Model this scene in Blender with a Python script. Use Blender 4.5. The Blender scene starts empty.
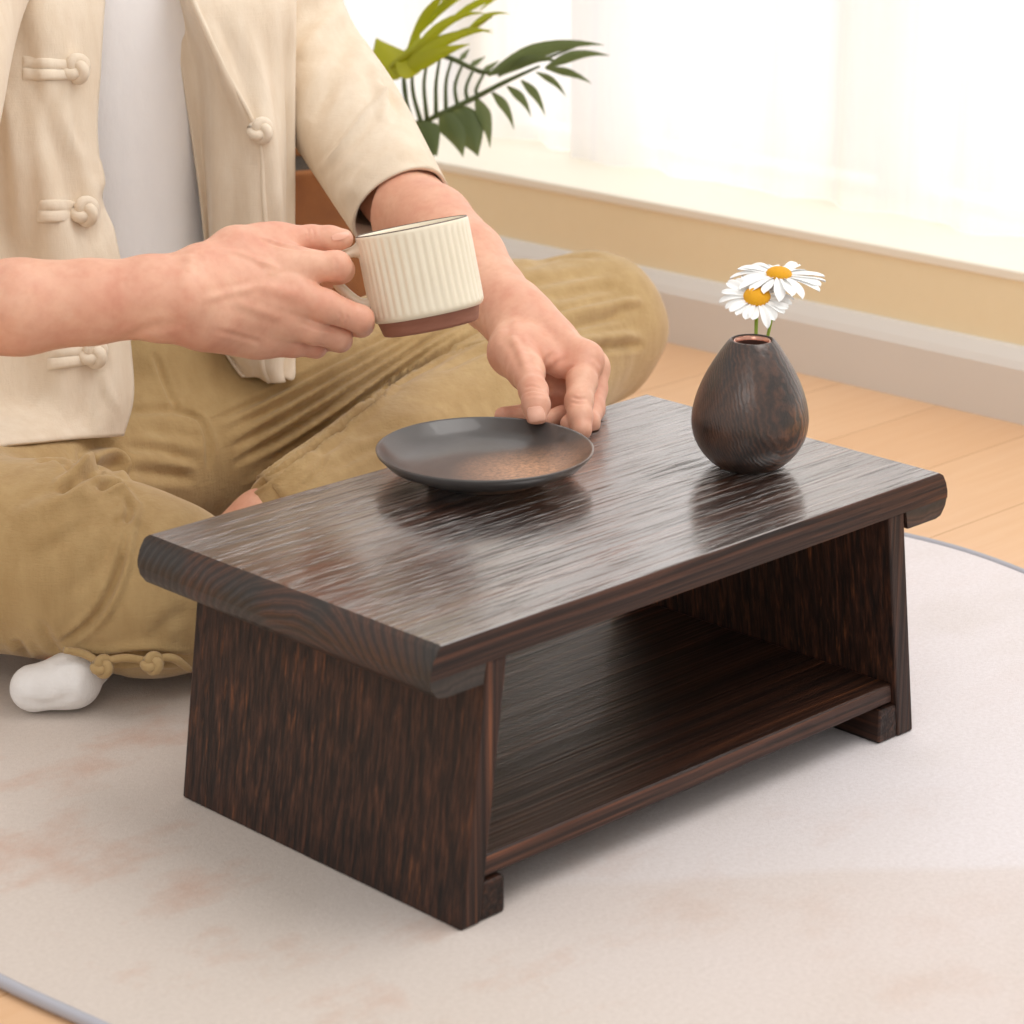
import bpy, bmesh, math, random
import numpy as np
from mathutils import Vector, Matrix, noise
from mathutils.bvhtree import BVHTree
rnd = random.Random(7)
D = bpy.data
COL = bpy.context.scene.collection
PI = math.pi

# ------------------------------------------------------------------ camera
CAM = np.array([-1.29424, -1.27509, 0.80043]); YAW, PITCH, FPX = 0.774184, 0.322213, 2695.91
FW = np.array([math.sin(YAW)*math.cos(PITCH), math.cos(YAW)*math.cos(PITCH), -math.sin(PITCH)])
RT = np.array([math.cos(YAW), -math.sin(YAW), 0.0]); UP = np.cross(RT, FW)
def at(u, v, s):                       # measured picture point at a known distance -> place in the room
    return CAM + s*(FW + RT*(u-512)/FPX + UP*(512-v)/FPX)
def aty(u, v, y):
    d = FW + RT*(u-512)/FPX + UP*(512-v)/FPX
    return CAM + d*(y-CAM[1])/d[1]
def atz(u, v, z):
    d = FW + RT*(u-512)/FPX + UP*(512-v)/FPX
    return CAM + d*(z-CAM[2])/d[2]
cam = D.cameras.new('camera'); co = D.objects.new('camera', cam); COL.objects.link(co)
cam.sensor_width = 36; cam.lens = FPX/1024*36
co.location = CAM
co.rotation_euler = (PI/2-PITCH, 0, -YAW)
cam.dof.use_dof = True; cam.dof.focus_distance = 2.08; cam.dof.aperture_fstop = 10
cam.clip_start = 0.05
bpy.context.scene.camera = co

# ------------------------------------------------------------------ helpers
def tag(o, label=None, cat=None, group=None, kind=None):
    if label: o['label'] = label
    if cat: o['category'] = cat
    if group: o['group'] = group
    if kind: o['kind'] = kind
    return o
def empty(name, loc, label, cat, group=None, rot=(0, 0, 0)):
    o = D.objects.new(name, None); COL.objects.link(o); o.location = loc; o.rotation_euler = rot
    o.empty_display_size = 0.03
    return tag(o, label, cat, group)
def mesh(name, verts, faces, mat, parent=None, smooth=True, loc=None):
    me = D.meshes.new(name); me.from_pydata([tuple(map(float, v)) for v in verts], [], [tuple(int(i) for i in f) for f in faces]); me.update()
    if smooth: me.polygons.foreach_set('use_smooth', [True]*len(me.polygons))
    o = D.objects.new(name, me); COL.objects.link(o)
    if mat: me.materials.append(mat)
    if parent: o.parent = parent
    if loc is not None: o.location = loc
    return o
def fixn(o):
    bm = bmesh.new(); bm.from_mesh(o.data); bmesh.ops.recalc_face_normals(bm, faces=bm.faces); bm.to_mesh(o.data); bm.free(); return o
def bevel(o, w=0.002, seg=3, ang=35):
    m = o.modifiers.new('bevel', 'BEVEL'); m.width = w; m.segments = seg; m.limit_method = 'ANGLE'; m.angle_limit = math.radians(ang)
    m.harden_normals = True
    return o
def subsurf(o, n=1):
    m = o.modifiers.new('sub', 'SUBSURF'); m.levels = n; m.render_levels = n; return o
def solid(o, t, off=0):
    m = o.modifiers.new('solid', 'SOLIDIFY'); m.thickness = t; m.offset = off; return o
def prism(name, prof, a, b, axis, mat, parent=None, ny=1):
    """profile polygon in the plane normal to axis, extruded from a to b"""
    V = []; F = []; n = len(prof)
    for k in range(ny+1):
        t = a+(b-a)*k/ny
        for (p, q) in prof:
            V.append({'y': (p, t, q), 'x': (t, p, q), 'z': (p, q, t)}[axis])
    for k in range(ny):
        for i in range(n):
            j = (i+1) % n
            F.append((k*n+i, k*n+j, (k+1)*n+j, (k+1)*n+i))
    F.append(tuple(range(n))[::-1]); F.append(tuple(range(ny*n, ny*n+n)))
    return fixn(mesh(name, V, F, mat, parent, smooth=False))
def box(name, x0, x1, y0, y1, z0, z1, mat, parent=None):
    return prism(name, [(x0, z0), (x1, z0), (x1, z1), (x0, z1)], y0, y1, 'y', mat, parent)
def lathe(name, prof, mat, parent=None, n=64, loc=None, rfun=None):
    """prof: list of (r, z); r=0 ends become poles"""
    V = []; F = []; rings = []
    for (r, z) in prof:
        if r < 1e-6:
            rings.append([len(V)]); V.append((0, 0, z))
        else:
            st = len(V)
            for i in range(n):
                a = 2*PI*i/n; rr = rfun(a, r, z) if rfun else r
                V.append((rr*math.cos(a), rr*math.sin(a), z))
            rings.append(list(range(st, st+n)))
    for A, B in zip(rings[:-1], rings[1:]):
        for i in range(n):
            j = (i+1) % n
            if len(A) == 1 and len(B) == 1: continue
            if len(A) == 1: F.append((A[0], B[j], B[i]))
            elif len(B) == 1: F.append((A[i], A[j], B[0]))
            else: F.append((A[i], A[j], B[j], B[i]))
    return fixn(mesh(name, V, F, mat, parent, loc=loc))
def crom(P, n):
    """Catmull-Rom through P (m x d) resampled to n points"""
    P = np.asarray(P, float); m = len(P)
    Q = np.vstack([2*P[0]-P[1], P, 2*P[-1]-P[-2]])
    out = []
    for t in np.linspace(0, m-1, n):
        i = min(int(t), m-2); f = t-i
        p0, p1, p2, p3 = Q[i], Q[i+1], Q[i+2], Q[i+3]
        out.append(0.5*((2*p1)+(-p0+p2)*f+(2*p0-5*p1+4*p2-p3)*f*f+(-p0+3*p1-3*p2+p3)*f**3))
    return np.array(out)
def tube(name, path, rad, mat, parent=None, n=10, m=None, closed=False, cap=True):
    path = np.asarray(path, float)
    rad = np.asarray([rad]*len(path) if np.isscalar(rad) else rad, float)
    if m:
        X = crom(np.hstack([path, rad[:, None]]), m); path, rad = X[:, :3], X[:, 3]
    V = []; F = []; L = len(path)
    t = np.gradient(path, axis=0)
    if closed: t = np.roll(path, -1, 0)-np.roll(path, 1, 0)
    up = np.array([0, 0, 1.0]) if abs(t[0][2]) < 0.9*np.linalg.norm(t[0]) else np.array([1.0, 0, 0])
    for k in range(L):
        d = t[k]/np.linalg.norm(t[k])
        s = np.cross(d, up); s /= np.linalg.norm(s); up = np.cross(s, d)
        for i in range(n):
            a = 2*PI*i/n; V.append(path[k]+rad[k]*(math.cos(a)*s+math.sin(a)*up))
    for k in range(L if closed else L-1):
        k2 = (k+1) % L
        for i in range(n):
            j = (i+1) % n; F.append((k*n+i, k*n+j, k2*n+j, k2*n+i))
    if cap and not closed:
        F.append(tuple(range(n))[::-1]); F.append(tuple(range((L-1)*n, L*n)))
    return fixn(mesh(name, V, F, mat, parent))
def grid(name, G, mat, parent=None, closeu=False):
    """G: rows x cols x 3"""
    G = np.asarray(G, float); r, c = G.shape[:2]
    F = [(i*c+j, i*c+(j+1) % c, (i+1)*c+(j+1) % c, (i+1)*c+j) for i in range(r-1) for j in range(c if closeu else c-1)]
    return mesh(name, G.reshape(-1, 3), F, mat, parent)

# ------------------------------------------------------------------ materials
class N:
    def __init__(s, name):
        s.m = D.materials.new(name); s.m.use_nodes = True; s.t = s.m.node_tree; s.n = s.t.nodes; s.l = s.t.links
        s.b = s.n['Principled BSDF']; s.out = s.n['Material Output']
        s.tc = s.n.new('ShaderNodeTexCoord')
    def link(s, a, b): s.l.new(a, b); return s
    def map(s, sc=(1, 1, 1), rot=(0, 0, 0), loc=(0, 0, 0), src='Object'):
        m = s.n.new('ShaderNodeMapping'); m.inputs['Scale'].default_value = sc; m.inputs['Rotation'].default_value = rot; m.inputs['Location'].default_value = loc
        s.l.new(s.tc.outputs[src], m.inputs['Vector']); return m.outputs[0]
    def noise(s, vec, scale=5, detail=4, rough=.55, dist=0):
        n = s.n.new('ShaderNodeTexNoise'); n.inputs['Scale'].default_value = scale; n.inputs['Detail'].default_value = detail
        n.inputs['Roughness'].default_value = rough; n.inputs['Distortion'].default_value = dist
        s.l.new(vec, n.inputs['Vector']); return n.outputs['Fac']
    def wave(s, vec, scale=5, dist=2, detail=2, typ='BANDS', dire='Y', dscale=1, prof='SIN'):
        n = s.n.new('ShaderNodeTexWave'); n.wave_type = typ; n.wave_profile = prof
        if typ == 'BANDS': n.bands_direction = dire
        else: n.rings_direction = dire
        n.inputs['Scale'].default_value = scale; n.inputs['Distortion'].default_value = dist; n.inputs['Detail'].default_value = detail
        n.inputs['Detail Scale'].default_value = dscale
        s.l.new(vec, n.inputs['Vector']); return n.outputs['Fac']
    def ramp(s, fac, stops):
        r = s.n.new('ShaderNodeValToRGB'); e = r.color_ramp.elements
        while len(e) < len(stops): e.new(0.5)
        for k, (p, c) in enumerate(stops):
            e[k].position = p; e[k].color = (*c, 1) if len(c) == 3 else c
        s.l.new(fac, r.inputs[0]); return r.outputs[0]
    def mix(s, fac, a, b, mode='MIX'):
        m = s.n.new('ShaderNodeMix'); m.data_type = 'RGBA'; m.blend_type = mode
        for sock, v in ((m.inputs[0], fac), (m.inputs[6], a), (m.inputs[7], b)):
            if hasattr(v, 'links') or isinstance(v, bpy.types.NodeSocket): s.l.new(v, sock)
            elif isinstance(v, (int, float)): sock.default_value = v
            else: sock.default_value = (*v, 1)
        return m.outputs[2]
    def math(s, op, a, b=0.0):
        m = s.n.new('ShaderNodeMath'); m.operation = op
        for i, v in enumerate((a, b)):
            if isinstance(v, bpy.types.NodeSocket): s.l.new(v, m.inputs[i])
            else: m.inputs[i].default_value = v
        return m.outputs[0]
    def rng(s, v, a, b, c, d):
        m = s.n.new('ShaderNodeMapRange'); s.l.new(v, m.inputs[0])
        for i, x in enumerate((a, b, c, d)): m.inputs[i+1].default_value = x
        return m.outputs[0]
    def bump(s, h, strength=.3, dist=.001):
        if not hasattr(s, '_bn'): s._bn = None
        b = s.n.new('ShaderNodeBump'); b.inputs['Strength'].default_value = strength; b.inputs['Distance'].default_value = dist
        s.l.new(h, b.inputs['Height'])
        if s._bn: s.l.new(s._bn, b.inputs['Normal'])
        s._bn = b.outputs[0]; s.l.new(s._bn, s.b.inputs['Normal']); return s
    def set(s, **k):
        for key, v in k.items():
            i = s.b.inputs[{'base': 'Base Color', 'rough': 'Roughness', 'spec': 'Specular IOR Level', 'metal': 'Metallic', 'coat': 'Coat Weight', 'coatr': 'Coat Roughness',
                            'sss': 'Subsurface Weight', 'sheen': 'Sheen Weight', 'trans': 'Transmission Weight', 'sssr': 'Subsurface Radius', 'ssss': 'Subsurface Scale', 'alpha': 'Alpha', 'sheenr': 'Sheen Roughness'}[key]]
            if isinstance(v, bpy.types.NodeSocket): s.l.new(v, i)
            elif isinstance(v, (tuple, list)) and len(v) == 3 and key == 'base': i.default_value = (*v, 1)
            else: i.default_value = v
        return s
def rgb(r, g, b):
    f = lambda c: (c/255/12.92) if c/255 <= .04045 else ((c/255+.055)/1.055)**2.4
    return (f(r), f(g), f(b))
def plain(name, c, rough=.6, **k):
    n = N(name); n.set(base=c, rough=rough, **k); return n.m

def burnt_wood(name, grain='X', bright=1.0, rough=.3, orange=.5, bump=.7, seed=0.0, coat=0.0):
    n = N(name)
    def S(a, b): return {'X': (a, b, b), 'Y': (b, a, b), 'Z': (b, b, a)}[grain]
    lo = (seed, seed*1.7, seed*.6)
    dist = n.noise(n.map(S(6, 9), loc=lo), 1, 2)
    v0 = n.map(S(.5, 105), loc=lo)
    add = n.n.new('ShaderNodeVectorMath'); add.operation = 'MULTIPLY_ADD'
    n.l.new(n.ramp(dist, [(0, (0, 0, 0)), (1, (1, 1, 1))]), add.inputs[0]); add.inputs[1].default_value = (.6, .6, .6); n.l.new(v0, add.inputs[2])
    v = add.outputs[0]
    grainf = n.noise(v, 2.2, 5, .6)
    fine = n.noise(n.map(S(5, 380), loc=lo), 1.0, 3, .6)
    streak = n.noise(n.map(S(.6, 200), loc=(seed*3, 1, 2)), 1.0, 4, .65)
    big = n.noise(n.map(S(4, 10), loc=(2, seed, 5)), 1.0, 3)
    B = bright
    c = n.ramp(grainf, [(.30, (0.0065*B, 0.0045*B, 0.004*B)), (.46, (0.018*B, 0.0086*B, 0.006*B)), (.62, (0.042*B, 0.0165*B, 0.0095*B)), (.8, (0.09*B, 0.033*B, 0.015*B))])
    o = n.ramp(streak, [(.56, (0, 0, 0)), (.74, (1, 1, 1))])
    of = n.math('MULTIPLY', n.math('MULTIPLY', o, n.rng(big, .4, .65, 0, 1)), orange)
    c = n.mix(of, c, (0.27*B, 0.092*B, 0.032*B))
    c = n.mix(n.rng(fine, .42, .6, .55, 0), c, (0.004, .003, .003))
    n.set(base=c, rough=n.rng(grainf, .3, .7, rough+.12, rough-.06), spec=.5)
    n.set(spec=.3)
    dash = n.noise(n.map(S(13, 430), loc=(seed, 4, 1)), 1.0, 2, .5)
    dense = n.noise(n.map(S(3.5, 8), loc=(seed+2.2, 1.5, 7)), 1.0, 2)
    gro = n.math('MULTIPLY', n.rng(dash, .54, .66, 0, 1), n.rng(dense, .38, .6, .25, 1.0))     # short open pores
    n.bump(grainf, bump, .0022).bump(fine, bump*.6, .0007).bump(gro, -bump, .0012)
    if coat:
        n.set(coat=coat, coatr=.14, spec=.25); n.b.inputs['Coat IOR'].default_value = 3.3
        b2 = n.n.new('ShaderNodeBump'); b2.inputs['Strength'].default_value = bump*.16; b2.inputs['Distance'].default_value = .0016
        b3 = n.n.new('ShaderNodeBump'); b3.inputs['Strength'].default_value = bump; b3.inputs['Distance'].default_value = -.0012
        n.l.new(grainf, b2.inputs['Height']); n.l.new(b2.outputs[0], b3.inputs['Normal']); n.l.new(gro, b3.inputs['Height']); n.l.new(b3.outputs[0], n.b.inputs['Coat Normal'])
        n.l.new(n.rng(gro, 0, 1, coat, coat*.45), n.b.inputs['Coat Weight'])
    return n.m
WOOD_TOP = burnt_wood('burnt wood, grain lengthwise', 'X', 1.9, .30, 1.0, 1.0, 0.0, 1.0)
WOOD_SIDE = burnt_wood('burnt wood, upright grain', 'Z', 1.9, .45, .6, .4, 3.3)
WOOD_SHELF = burnt_wood('burnt wood shelf', 'X', 1.5, .36, .6, .5, 7.1, .08)
WOOD_EDGE_LIT = burnt_wood('burnt wood front edge', 'X', 3.6, .45, .9, .35, 5.1, 0)  # shelf front face in brighter wood, its lit look put into the colour
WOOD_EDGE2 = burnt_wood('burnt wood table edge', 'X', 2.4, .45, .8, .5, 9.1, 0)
WOOD_RAIL = burnt_wood('burnt wood rail', 'Y', 1.3, .42, .4, .4, 1.1)
def end_grain():
    n = N('burnt wood with end grain')
    P = n.map((1, 1, 1))
    w = n.wave(n.map((1, 1, 1), loc=(0, .02, -.11)), 46, 4.2, 3, 'RINGS', 'X', .55)
    fine = n.noise(n.map((60, 60, 60)), 4, 4)
    reg = n.noise(n.map((5, 11, 11), loc=(3, 1, 0)), 1.2, 2)
    c = n.ramp(w, [(0, (.022, .0165, .0135)), (.55, (.036, .027, .021)), (.9, (.052, .037, .028)), (1, (.02, .014, .012))])
    c2 = n.ramp(w, [(0, (.03, .015, .010)), (.5, (.055, .026, .016)), (.9, (.11, .045, .024)), (1, (.04, .017, .010))])
    c = n.mix(n.rng(reg, .44, .58, 0, 1), c, c2)
    n.set(base=n.mix(n.rng(fine, .3, .7, .35, 0), c, (.01, .008, .007)), rough=.42)
    n.bump(w, .35, .001).bump(fine, .35, .0006); return n.m
WOOD_END = end_grain()

# ------------------------------------------------------------------ room
def floor_mat():
    n = N('pale oak boards')
    v = n.map((1, 1, 1), rot=(0, 0, 0))
    br = n.n.new('ShaderNodeTexBrick'); n.l.new(v, br.inputs['Vector'])
    br.inputs['Scale'].default_value = 1; br.inputs['Brick Width'].default_value = 1.1; br.inputs['Row Height'].default_value = .13
    br.inputs['Mortar Size'].default_value = .0008; br.inputs['Color1'].default_value = (*rgb(227, 188, 150), 1); br.inputs['Color2'].default_value = (*rgb(221, 179, 139), 1)
    br.inputs['Mortar'].default_value = (*rgb(180, 130, 85), 1)
    g = n.noise(n.map((3, 40, 1)), 2, 5, .6)
    c = n.mix(n.rng(g, .35, .7, .4, 0), br.outputs[0], rgb(214, 166, 120))
    n.set(base=c, rough=.38, spec=.4).bump(g, .08, .0006)
    return n.m
FZ = -.006
fl = mesh('floor', [(-2.2, -1.9, FZ), (1.2, -1.9, FZ), (1.2, 3.2, FZ), (-2.2, 3.2, FZ)], [(0, 1, 2, 3)], floor_mat(), smooth=False); tag(fl, kind='structure')
RW = math.radians(2.0)
WX = 1.005                                        # wall face at y = 0, leaning 2 degrees
wr = D.objects.new('wall_axis', None)
def wallpart(o, kind='structure'):
    o.location = (WX, 0, 0); o.rotation_euler = (0, 0, RW); tag(o, kind=kind); return o
def wall_mat():
    n = N('cream wall paint')
    f = n.noise(n.map((1, 1, 1)), 60, 3)
    n.set(base=n.mix(f, rgb(246, 230, 194), rgb(243, 226, 188)), rough=.75).bump(f, .05, .001); return n.m
WALL = wall_mat(); TRIM = plain('greyish white trim paint', rgb(224, 220, 214), .5); SILLM = plain('cream white sill paint', rgb(246, 240, 224), .5)
SZ = .152
wallpart(box('wall_right', 0, .16, -1.9, 3.2, -.02, SZ-.012, WALL))
wallpart(bevel(box('trim_1', -.003, .26, -1.9, 3.2, SZ-.012, SZ, SILLM), .003))
wallpart(prism('baseboard_right', [(0, FZ), (-.018, FZ), (-.018, .052), (-.014, .06), (-.006, .071), (0, .073)], -1.9, 3.2, 'y', TRIM))
# window behind the curtain: frame, mullions, panes
FRM = plain('white window frame', rgb(240, 238, 236), .4)
wf = []
def boxes(name, L, mat, parent=None):
    V = []; F = []
    for (x0, x1, y0, y1, z0, z1) in L:
        b = len(V); V += [(x0, y0, z0), (x1, y0, z0), (x1, y1, z0), (x0, y1, z0), (x0, y0, z1), (x1, y0, z1), (x1, y1, z1), (x0, y1, z1)]
        F += [tuple(b+i for i in f) for f in ((0, 3, 2, 1), (4, 5, 6, 7), (0, 1, 5, 4), (1, 2, 6, 5), (2, 3, 7, 6), (3, 0, 4, 7))]
    return mesh(name, V, F, mat, parent, smooth=False)
ys = [-1.9, -.75, .28, .62, 1.28, 2.2, 3.2]
wallpart(boxes('window_1', [(.21, .25, y-.03, y+.03, SZ, 2.3) for y in ys]+[(.205, .255, -1.93, 3.23, SZ, SZ+.012), (.205, .255, -1.93, 3.23, 2.27, 2.33)], FRM))
g = N('clear window glass'); 
tr = g.n.new('ShaderNodeBsdfTransparent'); gl = g.n.new('ShaderNodeBsdfGlossy'); gl.inputs['Roughness'].default_value = .05
mx = g.n.new('ShaderNodeMixShader'); mx.inputs[0].default_value = .06
g.l.new(tr.outputs[0], mx.inputs[1]); g.l.new(gl.outputs[0], mx.inputs[2]); g.l.new(mx.outputs[0], g.out.inputs[0])
wallpart(boxes('window_2', [(.228, .232, a+.03, b-.03, SZ+.012, 2.27) for a, b in zip(ys[:-1], ys[1:])], g.m))
def curtain_mat():
    n = N('sheer white voile')
    t = n.n.new('ShaderNodeBsdfTransparent'); t.inputs[0].default_value = (1, 1, 1, 1)
    tl = n.n.new('ShaderNodeBsdfTranslucent'); tl.inputs[0].default_value = (.93, .925, .92, 1)
    df = n.n.new('ShaderNodeBsdfDiffuse'); df.inputs[0].default_value = (.93, .92, .91, 1)
    m1 = n.n.new('ShaderNodeMixShader'); m1.inputs[0].default_value = .45; n.l.new(tl.outputs[0], m1.inputs[1]); n.l.new(df.outputs[0], m1.inputs[2])
    m2 = n.n.new('ShaderNodeMixShader'); sy = n.noise(n.map((0, 9, .25), loc=(0, 3.3, 0)), 1, 3, .6); sy2 = n.noise(n.map((0, 38, .3)), 1, 2)
    n.l.new(n.math('ADD', n.rng(sy, .3, .7, .82, .93), n.rng(sy2, .3, .7, -.05, .05)), m2.inputs[0])
    cc = n.mix(n.rng(n.noise(n.map((0, 5.5, .2), loc=(0, 7.7, 0)), 1, 3, .65), .36, .62, 0, 1), (.97, .93, .86), (.86, .855, .89)); n.l.new(cc, tl.inputs[0]); n.l.new(cc, df.inputs[0]); n.l.new(t.outputs[0], m2.inputs[1]); n.l.new(m1.outputs[0], m2.inputs[2])
    n.l.new(m2.outputs[0], n.out.inputs[0]); return n.m
CUR = curtain_mat()
def curtain(name, y0, y1, label, ph, dx=0):
    nu = 420; rows = []
    for z in (SZ+.001, SZ+.01, SZ+.05, .5, 1.0, 1.7, 2.4):
        row = []
        for i in range(nu+1):
            y = y0+(y1-y0)*i/nu
            k = 0.5+.5*noise.noise((y*3.1, ph, 0))
            w = math.sin(y*38+ph+2.2*math.sin(y*5.3+ph))*.6+.4*math.sin(y*71+ph*2)
            a = (.006+.018*k)*(1.0-.25*min(1, z/2.4))
            row.append((.130+dx+a*w+.004*math.sin(z*3+y*9), y, z))
        rows.append(row)
    o = grid(name, rows, CUR); o.location = (WX, 0, 0); o.rotation_euler = (0, 0, RW)
    return tag(o, label, 'curtain', 'sheer curtains at the window')
curtain('sheer_curtain', .971, 3.15, 'sheer white curtain behind the palm leaves, meeting its neighbour beside the palm', .4, .04)
curtain('sheer_curtain', -1.85, 1.06, 'sheer white curtain on the right, hanging onto the cream sill behind the daisies', 2.1)

# ------------------------------------------------------------------ rug
def rug_mat():
    n = N('short pile rug, faded beige and lilac')
    P = n.map((1, 1, 1))
    a = n.noise(n.map((1.6, 2.6, 1), loc=(.3, 0, 0)), 1.3, 3, .5)
    b = n.noise(n.map((5, 7, 1), loc=(4, 2, 0)), 1.5, 5, .65)
    f = n.noise(n.map((1, 1, 1)), 900, 2)
    f2 = n.noise(n.map((1, 1, 1)), 260, 3, .7)
    sx = n.n.new('ShaderNodeSeparateXYZ'); n.l.new(P, sx.inputs[0])
    g = n.math('SUBTRACT', sx.outputs[0], n.math('MULTIPLY', sx.outputs[1], .4))
    left = n.rng(n.math('ADD', g, n.math('MULTIPLY', a, .5)), .0, .5, 0, 1)
    c = n.mix(left, rgb(216, 204, 194), rgb(233, 227, 229))  # paler towards the right, window light put into the rug colour
    bro = n.mix(n.math('MULTIPLY', n.rng(b, .52, .68, 0, .62), n.rng(left, 0, 1, 1, .1)), c, rgb(205, 168, 148))
    c = n.mix(n.rng(n.noise(n.map((2.5, 4, 1), loc=(9, 3, 0)), 1.3, 4), .5, .7, 0, .4), bro, rgb(206, 196, 186))
    # one broad diagonal boundary between a paler field and a sandier one
    d = n.math('ADD', n.math('ADD', n.math('MULTIPLY', sx.outputs[0], 1.0), n.math('MULTIPLY', sx.outputs[1], 1.1)), n.math('MULTIPLY', a, .12))
    c = n.mix(n.math('MULTIPLY', n.rng(d, -.205, -.225, 0, .35), n.rng(sx.outputs[0], -.25, -.1, 0, 1)), c, rgb(214, 196, 182))
    c = n.mix(n.rng(f2, .3, .7, .16, 0), c, rgb(150, 130, 115))
    n.set(base=c, rough=.95, spec=.1, sheen=.15).bump(f, .45, .0012).bump(f2, .35, .0015)
    return n.m
def rug():
    pts = []
    def wob(t, ph): return .011*math.sin(t*9.5+ph)+.006*math.sin(t*21+ph*2)
    ys_ = np.linspace(-1.35, .80, 140)
    R = [(.589+.012*math.cos((y-.085)*17)-.004, y) for y in ys_]
    Lf = [(-.4775+.008*math.cos((y+.15)*16)+.004, y) for y in ys_[::-1]]
    xs = np.linspace(-.47, .57, 70)[1:-1]
    top = [(x, .80+wob(x, 1)) for x in xs[::-1]]; bot = [(x, -1.35+wob(x, 2)) for x in xs]
    loop = np.array(R+top+Lf+bot)
    c = loop.mean(0); V = [(c[0], c[1], 0)]; F = []
    n = len(loop)
    for q in (.6, .97, 1.0):
        for p in loop:
            pp = c+(p-c)*1.0 if q == 1 else (c+(p-c)*q if q < .9 else p+(c-p)/np.linalg.norm(c-p)*.004)
            V.append((pp[0], pp[1], 0))
    for p in loop: V.append((p[0], p[1], FZ+.0003))
    for i in range(n):
        j = (i+1) % n
        F.append((0, 1+i, 1+j))
        for r in range(3): F.append((1+r*n+i, 1+(r+1)*n+i, 1+(r+1)*n+j, 1+r*n+j))
    o = fixn(mesh('rug', V, F, rug_mat()))
    tag(o, 'large pale beige and lilac rug with a wavy grey edge under the low table', 'rug')
    e = tube('edge_binding', [(p[0], p[1], FZ+.0044) for p in loop], .0042, plain('grey rug binding', rgb(176, 176, 184), .9), o, 8, closed=True)
    tag(e, 'light grey piped edge')
    return o
rug()
RZ = .0003

# ------------------------------------------------------------------ low table
H = .2006
T = empty('low_table', (0, 0, RZ), 'low dark burnt wood table with open shelf and splayed sides on the rug', 'table')
def tpart(o): return o
zt = H-RZ; tb = zt-.0212
yb = .146
top = prism('tabletop', [(-.2495, zt), (-.2535, zt-.0025), (-.2575, zt-.009), (-.2598, zt-.016), (-.2600, tb), (.2600, tb), (.2598, zt-.016), (.2575, zt-.009), (.2535, zt-.0025), (.2495, zt)], -yb, yb+.004, 'y', WOOD_TOP, T)
top.data.materials.append(WOOD_END)
for p in top.data.polygons:
    if abs(p.normal.x) > .3: p.material_index = 1
m_ = top.modifiers.new('bevel', 'BEVEL'); m_.width = .0028; m_.segments = 3; m_.limit_method = 'WEIGHT'
at_ = top.data.attributes.new('bevel_weight_edge', 'FLOAT', 'EDGE')
for e in top.data.edges:
    a_, b_ = (top.data.vertices[i].co for i in e.vertices)
    if abs(a_.z-zt) < 1e-5 and abs(b_.z-zt) < 1e-5 and a_.y == b_.y: at_.data[e.index].value = 1.0

def sharp(o, a=28):
    o.data.polygons.foreach_set('use_smooth', [True]*len(o.data.polygons)); o.data.set_sharp_from_angle(angle=math.radians(a))
sharp(top)
for s in (-1, 1):
    o = prism('end_batten', [(s*.2600, tb), (s*.2585, tb-.006), (s*.2535, tb-.0125), (s*.2475, tb-.0138), (s*.2145, tb-.0138), (s*.2118, tb-.0006), (s*.2118, tb)], -yb+.0006, yb+.0036, 'y', WOOD_END, T); sharp(o, 50)
    o = prism('side_panel', [(s*.2105, tb), (s*.1925, tb), (s*.2165, 0), (s*.2345, 0)], -.1445, .1445, 'y', WOOD_SIDE, T); bevel(o, .0018, 3)
    o = prism('foot_rail', [(s*.194, 0), (s*.2168, 0), (s*.2137, .0265), (s*.194, .0265)], -.1435, .1435, 'y', WOOD_RAIL, T); bevel(o, .002, 3)
sh = prism('shelf', [(-.2128, .0275), (.2128, .0275), (.2110, .0435), (-.2110, .0435)], -.1405, .142, 'y', WOOD_SHELF, T); bevel(sh, .0025, 3)
sh.data.materials.append(WOOD_EDGE_LIT)
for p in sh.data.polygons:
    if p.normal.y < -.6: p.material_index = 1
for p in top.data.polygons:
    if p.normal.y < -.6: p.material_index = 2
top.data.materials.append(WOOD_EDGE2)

# ------------------------------------------------------------------ plate
def plate_mat():
    n = N('matt black glaze with rust bloom')
    v = n.map((1, 1, 1), loc=(-.013, .014, 0))
    gr = n.n.new('ShaderNodeTexGradient'); gr.gradient_type = 'SPHERICAL'
    mp = n.map((17, 17, 17), loc=(-.28, .50, 0), rot=(0, 0, 0)); n.l.new(mp, gr.inputs[0])
    sp = n.noise(n.map((1, 1, 1)), 330, 4, .8)
    sp2 = n.noise(n.map((1, 1, 1)), 40, 4, .7)
    fac = n.math('MULTIPLY', n.rng(gr.outputs['Fac'], 0, .75, 0, 1), n.rng(sp, .35, .62, .25, 1))
    geo = n.n.new('ShaderNodeNewGeometry')
    c = n.mix(fac, n.mix(sp2, (.040, .036, .035), (.075, .064, .059)), (.60, .33, .19))
    n.set(base=c, rough=.36, spec=.7, coat=.3).bump(sp, .12, .0006); return n.m
PX, PY = .0045, .0815
pl = lathe('plate', [(0, .0068), (.03, .0068), (.05, .0072), (.062, .0098), (.071, .0145), (.0775, .0212), (.0788, .0222), (.0796, .0217), (.0790, .0196), (.072, .0122), (.062, .0082), (.045, .0062), (.0435, .0), (.041, .0), (.0405, .004), (0, .004)], plate_mat(), None, 96, (PX, PY, H+.0004))
tag(pl, 'round matt black plate with a rusty bloom, on the table under the hand', 'plate')

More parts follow.
